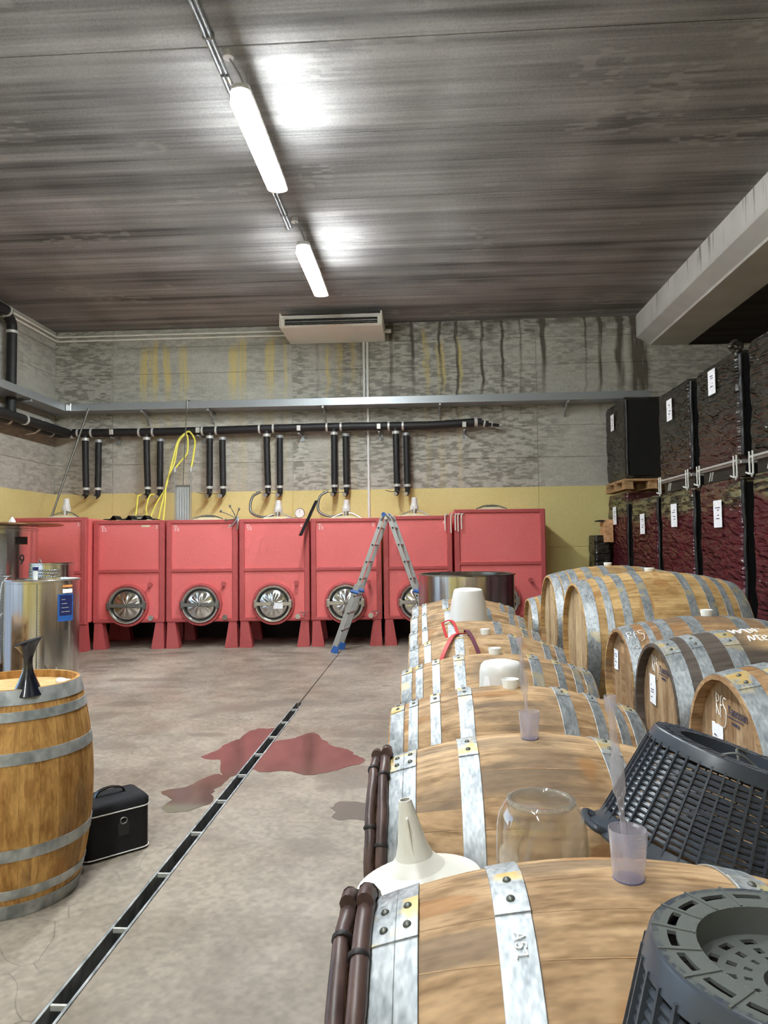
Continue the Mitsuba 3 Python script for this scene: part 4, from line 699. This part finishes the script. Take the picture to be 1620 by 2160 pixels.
part(bg, 'handle', tube(smooth_path([(.09, .12, .285), (.11, .12, .315), (.17, .12, .328), (.23, .12, .315), (.25, .12, .285)], 6), .013, 4, sect=[(-1, -.28), (1, -.28), (1, .28), (-1, .28)]), 'm_black', 30, BGT)
tg = Polygon([(-.022, 0), (.022, 0), (.028, .05), (.02, .066), (-.02, .066), (-.028, .05)]).buffer(.004); m = xz(ext(tg, .004)); m.apply_translation([.20, -.001, .105]); part(bg, 'tag', m, 'm_foam', T=BGT); part(bg, 'tag_ring', tube([(.20 + .018 * math.cos(a), -.004, .178 + .016 * math.sin(a)) for a in np.linspace(0, 2 * math.pi, 20, endpoint=False)], .0035, 7, closed=True), 'm_steel_dark', 40, BGT)
# ---------------------------------------------------------------- steel tanks on the left, vat
ft = thing('steel_tank', 'bright polished steel tank with a blue label at the left, nearest of the steel tanks', 'tank'); FX, FY, FR = -3.86, 7.0, .345
FTm = mat((FX, FY, 0))
part(ft, 'body', lathe([(0, .10), (.30, .10), (FR, .13), (FR, 1.27), (FR + .003, 1.272), (FR + .003, 1.278), (FR, 1.28), (FR, 1.295), (FR + .012, 1.297), (FR + .014, 1.304), (FR + .010, 1.311), (FR - .004, 1.311), (FR - .006, 1.28), (FR - .006, 1.20), (0, 1.20)], 96), 'm_steel_tank', 35, FTm)
part(ft, 'seam', bx(.12, .128, -FR * .945, -FR * .92, .14, 1.27), 'm_steel_dark', T=FTm); 
for a in (60, 180, 300): part(ft, 'leg', cyl((.27 * math.cos(math.radians(a)), .27 * math.sin(math.radians(a)), 0), (.27 * math.cos(math.radians(a)), .27 * math.sin(math.radians(a)), .12), .025, 14), 'm_steel_soft', 30, FTm)
def patch(r, a0, a1, z0, z1, lift=.0015, n=12):
    a = np.radians(np.linspace(a0, a1, n)); v = []; f = []
    for t_ in a: v += [[(r + lift) * math.cos(t_), (r + lift) * math.sin(t_), z] for z in (z0, z1)] + [[(r + lift - .0012) * math.cos(t_), (r + lift - .0012) * math.sin(t_), z] for z in (z0, z1)]
    for i in range(n - 1):
        b, c_ = i * 4, i * 4 + 4; f += [[b, c_, c_ + 1], [b, c_ + 1, b + 1], [b + 3, c_ + 3, c_ + 2], [b + 3, c_ + 2, b + 2], [b + 1, c_ + 1, c_ + 3], [b + 1, c_ + 3, b + 3], [b, b + 2, c_ + 2], [b, c_ + 2, c_]]
    return trimesh.Trimesh(v, f, process=False)
part(ft, 'label_plate', patch(FR, -38, -8, .90, 1.165), 'm_blue', 30, FTm, label='blue data label'); part(ft, 'label_panel', patch(FR, -35, -11, .955, 1.155, .003), 'm_navy', 30, FTm)
for i in range(4): part(ft, 'label_line', patch(FR, -32, -16 - 3 * i, .99 + .04 * i, .995 + .04 * i, .0045, 6), 'm_band', 30, FTm)
part(ft, 'sticker', patch(FR, -30, -10, 1.175, 1.215), 'm_paper', 30, FTm, label='white sticker'); part(ft, 'sticker', patch(FR, -30, -10, 1.232, 1.255), 'm_orange', 30, FTm, label='orange sticker')
for i in range(36): part(ft, 'scale_mark', patch(FR, -66 - (2.5 if i % 5 == 0 else 1.2), -64, .20 + i * .029, .203 + i * .029, .001, 3), 'm_steel_dark', T=FTm)
part(ft, 'valve', cat(cyl((.24, -.24, .40), (.30, -.34, .40), .03, 16), cyl((.22, -.32, .405), (.42, -.34, .40), .026, 14), cyl((.40, -.34, .40), (.44, -.345, .36), .022, 12), cyl((.24, -.33, .42), (.23, -.335, .48), .007, 8), cyl((.33, -.335, .42), (.335, -.34, .485), .007, 8)), 'm_steel', 30, FTm)
part(ft, 'lid_post', cat(cyl((-.02, -.1, 1.2), (-.02, -.1, 1.42), .022, 14)), 'm_white', 30, FTm, label='white post'); part(ft, 'post_cap', cyl((-.02, -.1, 1.40), (-.02, -.1, 1.432), .028, 14), 'm_navy', 30, FTm)
part(ft, 'air_tube', cat(tube(smooth_path([(-.33, -.06, 1.33), (-.36, -.10, 1.27), (-.375, -.12, 1.05), (-.36, -.14, .75), (-.30, -.22, .5)]), .007, 8), tube(smooth_path([(-.34, -.12, .98), (-.42, -.14, .85), (-.44, -.15, .6), (-.42, -.16, .35), (-.36, -.2, .28)]), .007, 8)), 'm_band', 40, FTm, label='pale thin air tube')
part(ft, 'tube_clip', bx(-.36, -.30, -.08, -.04, 1.335, 1.35, .003), 'm_steel_soft', T=FTm)
nt = thing('jacketed_tank', 'tall dimpled steel tank with a red reflecting plate numbered 9 at the left edge', 'tank'); NX, NY, NR = -5.91, 9.3, .62; NT = mat((NX, NY, 0))
part(nt, 'body', lathe([(0, .15), (.58, .15), (NR, .20), (NR, 1.86), (NR + .012, 1.863), (NR + .012, 1.885), (NR, 1.89), (NR, 1.905), (NR + .01, 1.907), (NR + .01, 1.925), (NR - .02, 1.93), (0, 1.93)], 96), 'm_steel_tank', 35, NT)
dj = []
for i in range(44):
    for j in range(38):
        a = math.radians(-158 + (i + .5 * (j % 2)) * 2.75); z = .30 + j * .040; dj.append(mat((NR * math.cos(a), NR * math.sin(a), z), rz=math.degrees(a), s=(.6, 1, 1)))
ico = lathe([(.017, 0), (.012, .006), (0, .008)], 6); ico.apply_transform(mat(ry=90)); ms = []
for d in dj: q = ico.copy(); q.apply_transform(d); ms.append(q)
part(nt, 'dimple', cat(ms), 'm_dimple', 30, NT, kind='stuff', label='dimpled cooling jacket')
part(nt, 'jacket', patch(NR, -162, -36, .27, 1.82, .003, 40), 'm_dimple', 30, NT)
part(nt, 'name_plate', patch(NR, -26, -8, 1.68, 1.78, .002), 'm_slot', 30, NT, label='small black plate')
m = text('9', .12, .0015, True); v = m.vertices.copy(); a = math.radians(-19) + (v[:, 0] - .03) / NR; m.vertices = np.stack([(NR + .001 + v[:, 2]) * np.cos(a), (NR + .001 + v[:, 2]) * np.sin(a), v[:, 1] + 1.42], 1); part(nt, 'number', m, 'm_slot', T=NT)
for a in (30, 150, 270): part(nt, 'leg', cyl((.5 * math.cos(math.radians(a)), .5 * math.sin(math.radians(a)), 0), (.5 * math.cos(math.radians(a)), .5 * math.sin(math.radians(a)), .17), .04, 14), 'm_steel_soft', 30, NT)
single('tank_cover', 'wide flat copper brown round cover lying on the tank numbered 9', 'lid', lathe([(0, 0), (.80, .0), (.83, .008), (.835, .018), (.80, .028), (.3, .035), (0, .05)], 72), 'm_copper', 35, mat((NX + .13, NY, 1.931)))
part('tank_cover', 'knob', lathe([(0, 0), (.05, 0), (.03, .05), (0, .09)], 18), 'm_white', 30, mat((-5.44, NY - .2, 1.962)))
sm_ = thing('small_steel_tank', 'small dimpled steel tank with a paper tag, behind the polished tank', 'tank'); SX, SY, SR_ = -4.622, 8.6, .255; ST = mat((SX, SY, 0))
part(sm_, 'body', lathe([(0, .02), (SR_, .02), (SR_, 1.42), (SR_ + .006, 1.425), (SR_ + .006, 1.44), (SR_ - .004, 1.445), (0, 1.44)], 72), 'm_steel_tank', 35, ST); part(sm_, 'foot_ring', lathe([(SR_ - .03, 0), (SR_ + .004, 0), (SR_ + .004, .03), (SR_ - .03, .03)], 48), 'm_steel_dark', 30, ST)
ms = []
for i in range(20):
    for j in range(30):
        a = math.radians(-165 + (i + .5 * (j % 2)) * 6.2); q = ico.copy(); q.apply_transform(mat((SR_ * math.cos(a), SR_ * math.sin(a), .25 + j * .038), rz=math.degrees(a))); ms.append(q)
part(sm_, 'dimple', cat(ms), 'm_dimple', 30, ST, kind='stuff'); part(sm_, 'paper_tag', patch(SR_, -48, -22, 1.20, 1.27), 'm_paper', 30, ST); part(sm_, 'lid_hook', tube([(-.12, -.1, 1.44), (-.10, -.1, 1.49), (-.08, -.1, 1.45)], .008, 8), 'm_steel_dark', 40, ST)
vt = thing('steel_vat', 'wide open steel vat standing behind the front row of barrels', 'vat'); VT = mat((.53, 9.3, 0)); VR = .615
part(vt, 'body', lathe([(0, .03), (VR, .03), (VR, 1.215), (VR + .018, 1.22), (VR + .02, 1.232), (VR + .006, 1.238), (VR - .008, 1.228), (VR - .010, .06), (0, .06)], 110), 'm_steel_tank', 35, VT); part(vt, 'foot_ring', lathe([(VR - .05, 0), (VR, 0), (VR, .04), (VR - .05, .04)], 64), 'm_steel_dark', 30, VT)
# wooden pallets stacked behind the upright barrel
for i in range(6):
    pw = thing('wooden_pallet', 'wooden pallet in the stack at the left edge, ' + ('lowest', 'second from the floor', 'third from the floor', 'third from the top', 'second from the top', 'topmost')[i], 'pallet', 'stacked wooden pallets at the left'); z0 = i * .145; x0, y0 = -5.25, 5.55
    for yy in (0, .35, .70): part(pw, 'stringer', bx(x0, x0 + 1.2, y0 + yy, y0 + yy + .10, z0 + .022, z0 + .122), 'm_pallet'); part(pw, 'bottom_board', bx(x0, x0 + 1.2, y0 + yy, y0 + yy + .10, z0, z0 + .022, .002), 'm_pallet')
    for j in range(5): part(pw, 'top_board', bx(x0 + .275 * j, x0 + .275 * j + .1, y0, y0 + .8, z0 + .122, z0 + .144, .002), 'm_pallet')
# ---------------------------------------------------------------- ladder
ld = thing('step_ladder', 'grey aluminium folding ladder with blue feet standing open before the red tanks', 'ladder')
RV = np.array([.05, .36, 0]); top = np.array([-.585, 10.74, 2.05])
for s, foot in ((-1, -1.385), (1, .16)):
    for w_ in (0, 1):
        o = RV * w_; a = top + o + [s * .045, 0, 0]; b = np.array([foot, 10.72, .0]) + o * 1.12; mid = a + (b - a) * .56
        part(ld, 'stile', tube([a, mid + (b - a) * .02], .024, 4, sect=[(0.55, -1.2), (0.55, 1.2), (-0.55, 1.2), (-0.55, -1.2)]), 'm_alu'); lo_ = mid + o * .03 + [s * .02, -.012 if w_ == 0 else .012, 0]
        part(ld, 'lower_stile', tube([lo_ - (b - a) * .06, b + [0, 0, .07]], .028, 4, sect=[(0.6, -1.35), (0.6, 1.35), (-0.6, 1.35), (-0.6, -1.35)]), 'm_alu')
        part(ld, 'foot_cap', tube([b + (a - b) * .05, b + [0, 0, .005]], [.040, .050], 6, sect=[(0.6, -1.1), (0.6, 1.1), (-0.6, 1.1), (-0.6, -1.1)]), 'm_blue', label='blue plastic foot')
        part(ld, 'lock_knob', tube([mid + [s * .02 - .05, -.03, .03], mid + [s * .02 + .07, -.03, -.0]], .026, 8), 'm_blue', 40, label='blue lock lever')
    for k in range(1, 8):
        u = k / 8. - .04; a = top + [s * .045, 0, 0]; b = np.array([foot, 10.72, 0]); c_ = a + (b - a) * u
        part(ld, 'rung', tube([c_, c_ + RV * (1.0 if u < .55 else 1.1)], .017, 10), 'm_alu', 40); part(ld, 'rung_end', cyl(c_ + [0, -.028, 0], c_ + [0, -.008, 0], .014, 10), 'm_black', 30)
for w_ in (0, 1):
    o = RV * w_; part(ld, 'hinge', cat(cyl(top + o + [0, -.03, .005], top + o + [0, .03, .005], .05, 16), tube([top + o + [-.07, -.02, -.06], top + o + [0, -.02, .03], top + o + [.07, -.02, -.06]], .02, 8)), 'm_steel_soft', 35)
    part(ld, 'hinge_cap', cyl(top + o + [-.03, -.04, .03], top + o + [-.03, .03, .03], .032, 12), 'm_blue', 30)
# ---------------------------------------------------------------- wrapped pallets at the right
def wrapped(x0, x1, y0, y1, z0, z1, seed, amp=.018, rc=.06):
    fpn = np.array(sbox(x0 + rc, y0 + rc, x1 - rc, y1 - rc).buffer(rc, 6).segmentize(.05).exterior.coords)[:-1]; n = len(fpn); lv = 46; c_ = fpn.mean(0); v = []
    for i in range(lv):
        t_ = i / (lv - 1); z = z0 + (z1 - z0) * t_; ins = .025 * max(0, 1 - min(t_, 1 - t_) * 22)
        d = fpn - c_; d /= np.linalg.norm(d, axis=1, keepdims=True); sd = fpn[:, 1] + fpn[:, 0]; pz = np.c_[sd * 3 + z * 4, np.full(n, z * 10 + seed) - sd * 3, np.full(n, seed)]
        dz = (meshkit.fbm(pz, 3, seed) - .62) * amp * 2; v.append(np.c_[fpn + d * (dz[:, None] - ins), np.full(n, z)])
    v = np.vstack(v + [[[*c_, z0]], [[*c_, z1]]]); f = []
    for i in range(lv - 1):
        for q in range(n): s = (q + 1) % n; f += [[i * n + q, i * n + s, (i + 1) * n + s], [i * n + q, (i + 1) * n + s, (i + 1) * n + q]]
    for q in range(n): s = (q + 1) % n; f += [[lv * n, s, q], [lv * n + 1, (lv - 1) * n + q, (lv - 1) * n + s]]
    return trimesh.Trimesh(v, f, process=False)
def corner_roll(x, y, z0, z1, seed): 
    zz = np.linspace(z0, z1, 40); r = .016 + .014 * meshkit.noise(np.c_[zz * 12, np.full(40, seed), np.zeros(40)]); return tube(np.c_[x + .012 * (meshkit.noise(np.c_[zz * 4, np.full(40, seed + 3.), np.zeros(40)]) - .5), np.full(40, y), zz], r, 9)
PX = 3.15
def a4(t, y, z, w=.21, h=.29):
    part(t, 'label_sheet', bx(PX - .022, PX - .019, y - w / 2, y + w / 2, z - h / 2, z + h / 2), 'm_paper', label='white paper sheet')
    rg = random.Random(int(y * 100)); part(t, 'label_print', cat([bx(PX - .0228, PX - .0221, y - w * .3 + rg.uniform(0, .03), y + w * .3 - rg.uniform(0, .07), z + k, z + k + .010) for k in (.06, .035, -.02, -.055)]), 'm_ink')
def plastic_base(t, y0, y1, z0):
    for x in (PX + .05, PX + .40, PX + .72): part(t, 'runner', bx(x, x + .1, y0, y1, z0, z0 + .14, .006), 'm_black')
    part(t, 'deck', bx(PX, PX + .85, y0, y1, z0 + .14, z0 + .17, .006), 'm_black')
GL = 'wrapped pallets stacked at the right'
LOW = [(11.32, 12.42, 11.907, 2.054, 'farthest claret pallet of the lower tier, under the single black load on wood'), (9.87, 11.05, 10.424, 1.876, 'claret pallet of the lower tier with nothing black stacked on it'), (8.56, 9.70, 9.118, 1.943, 'third claret pallet of the lower tier from the back wall, with a paper label'), (7.27, 8.36, 7.783, 1.902, 'claret pallet of the lower tier with the biggest visible paper label'), (5.92, 7.05, 6.5, 1.9, 'claret pallet of the lower tier cut by the right frame edge')]
for i, (y0, y1, ly, lz, lb) in enumerate(LOW):
    t = thing('wrapped_pallet', lb, 'wrapped pallet', GL); plastic_base(t, y0, y1, 0)
    part(t, 'load', wrapped(PX, PX + .86, y0, y1, .17, 2.25 if i else 2.40, i), 'm_film_claret', 40); part(t, 'corner_roll', corner_roll(PX + .035, y0 - .005, .2, 2.22, i), 'm_black', 50)
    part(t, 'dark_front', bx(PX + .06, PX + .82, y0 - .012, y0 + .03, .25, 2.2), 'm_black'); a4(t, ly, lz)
UP = [(11.27, 12.42, 2.62, 3.895, 11.896, 3.595, 'm_film_black', 'farthest black wrapped load, alone on a wooden pallet'), (8.57, 9.68, 2.42, 3.555, 9.17, 3.286, 'm_film_brown', 'black wrapped load of the upper tier nearest to the far single one'), (7.25, 8.35, 2.42, 3.53, 7.825, 3.334, 'm_film_brown', 'black wrapped load of the upper tier with a knotted tail of film on its corner'), (5.9, 7.03, 2.42, 3.53, 6.42, 3.30, 'm_film_black', 'black wrapped load of the upper tier cut by the right frame edge')]
for i, (y0, y1, z0, z1, ly, lz, b_, lb) in enumerate(UP):
    t = thing('wrapped_pallet', lb, 'wrapped pallet', GL)
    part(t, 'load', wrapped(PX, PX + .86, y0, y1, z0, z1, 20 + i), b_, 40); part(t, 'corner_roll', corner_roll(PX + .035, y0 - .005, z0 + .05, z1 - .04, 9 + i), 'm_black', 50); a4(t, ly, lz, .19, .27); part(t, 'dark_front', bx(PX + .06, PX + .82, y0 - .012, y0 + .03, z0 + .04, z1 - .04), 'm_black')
    if i == 0:
        for yy in (y0 + .02, (y0 + y1) / 2 - .07, y1 - .16): 
            for xx in (PX - .02, PX + .35, PX + .70): part(t, 'block', bx(xx, xx + .14, yy, yy + .14, 2.47, 2.57, .003), 'm_pallet')
        for xx in (PX - .02, PX + .35, PX + .70): part(t, 'bottom_board', bx(xx, xx + .14, y0, y1, 2.445, 2.47, .002), 'm_pallet')
        for k in range(6): part(t, 'top_board', bx(PX - .02, PX + .86, y0 + .01 + .196 * k, y0 + .14 + .196 * k, 2.57, 2.61, .002), 'm_pallet')
    else:
        part(t, 'deck', bx(PX + .01, PX + .86, y0, y1, 2.385, 2.42, .004), 'm_pallet_steel'); part(t, 'under_runner', bx(PX + .06, PX + .8, y0 + .02, y1 - .02, 2.262, 2.385), 'm_black')
        part(t, 'side_rail', bx(PX - .02, PX + .01, y0 + .02, y1 - .02, 2.405, 2.43, .003), 'm_pallet_steel')
        for yy in (y0 + .03, y1 - .10):
            part(t, 'frame_leg', cat(cyl((PX - .02, yy, 2.47), (PX - .02, yy, 2.25), .010, 8), cyl((PX - .02, yy + .07, 2.47), (PX - .02, yy + .07, 2.25), .010, 8), tube([(PX - .045, yy - .02, 2.22), (PX - .02, yy + .0, 2.25), (PX - .02, yy + .07, 2.25), (PX - .045, yy + .10, 2.27)], .010, 8)), 'm_band', 40)
        for yy in ((y0 + y1) / 2 + .1, (y0 + y1) / 2 + .16): part(t, 'strap_end', tube([(PX - .005, yy, 2.36), (PX - .005, yy + .05, 2.27)], .008, 6), 'm_band', 40)
        if i == 2: part(t, 'film_knot', tube(smooth_path([(PX - .02, y0 + .0, 3.52), (PX - .06, y0 - .02, 3.56), (PX - .02, y0 - .03, 3.60), (PX + .04, y0 - .02, 3.56), (PX + .0, y0, 3.5)]), .028, 9), 'm_film_black', 40)
t = thing('wrapped_bundle', 'low black wrapped bundle with an orange box, against the yellow wall', 'bundle')
part(t, 'load', wrapped(2.83, 3.10, 12.05, 12.55, .05, 1.74, 77, .02, .05), 'm_film_black', 40); part(t, 'orange_box', bx(2.98, 3.13, 12.0, 12.3, 1.62, 2.0, .006), 'm_carton', label='orange box'); part(t, 'box_flap', bx(2.87, 3.02, 12.0, 12.2, 1.965, 1.99, .004), 'm_black'); part(t, 'base', bx(2.84, 3.09, 12.05, 12.5, 0, .06), 'm_black')
# ---------------------------------------------------------------- wet patches on the floor
def flat(pts, nm, lb, bsdf, seed):
    p = np.array(smooth_path(pts + [pts[0]], 8))[:-1, :2]; nn = meshkit.fbm(np.c_[p * 6, np.full(len(p), seed)], 3) - .5; c_ = p.mean(0); d = p - c_; d /= np.linalg.norm(d, axis=1, keepdims=True); p = p + d * nn[:, None] * .22
    g_ = Polygon(p).buffer(0)
    if g_.geom_type != 'Polygon': g_ = max(g_.geoms, key=lambda q: q.area)
    m = ext(g_.difference(sbox(DX0 - .0, 0, DX1 + .0, 7.34)), .0012, .0003)
    k_ = thing(nm, lb, 'stain'); put(k_, m, bsdf)
z_ = 0.
flat([(-1.757, 5.42, z_), (-1.62, 5.70, z_), (-1.58, 6.02, z_), (-1.50, 6.33, z_), (-1.36, 6.25, z_), (-1.30, 6.1, z_), (-1.32, 5.3, z_), (-1.40, 5.02, z_), (-1.56, 5.30, z_)], 'wine_puddle', 'wet red wine puddle left of the floor drain', 'm_puddle', 1.)
flat([(-1.29, 5.85, z_), (-1.12, 5.95, z_), (-1.0, 6.12, z_), (-.87, 5.98, z_), (-.62, 5.62, z_), (-.47, 5.46, z_), (-.62, 5.22, z_), (-.80, 5.05, z_), (-1.0, 5.08, z_), (-1.24, 5.10, z_), (-1.29, 5.3, z_)], 'wine_puddle', 'wet red wine puddle right of the floor drain', 'm_puddle', 2.)
flat([(-1.36, 5.05, z_), (-1.55, 4.95, z_), (-1.66, 4.78, z_), (-1.66, 4.50, z_), (-1.55, 4.36, z_), (-1.40, 4.45, z_), (-1.37, 4.70, z_)], 'wine_puddle', 'smaller wet patch, half wine and half water, nearer along the drain', 'm_puddle', 3.)
flat([(-.66, 4.42, z_), (-.55, 4.56, z_), (-.38, 4.55, z_), (-.22, 4.45, z_), (-.24, 4.22, z_), (-.5, 4.22, z_)], 'damp_patch', 'dark damp patch on the floor beside the bark hooped barrels', 'm_damp', 4.)
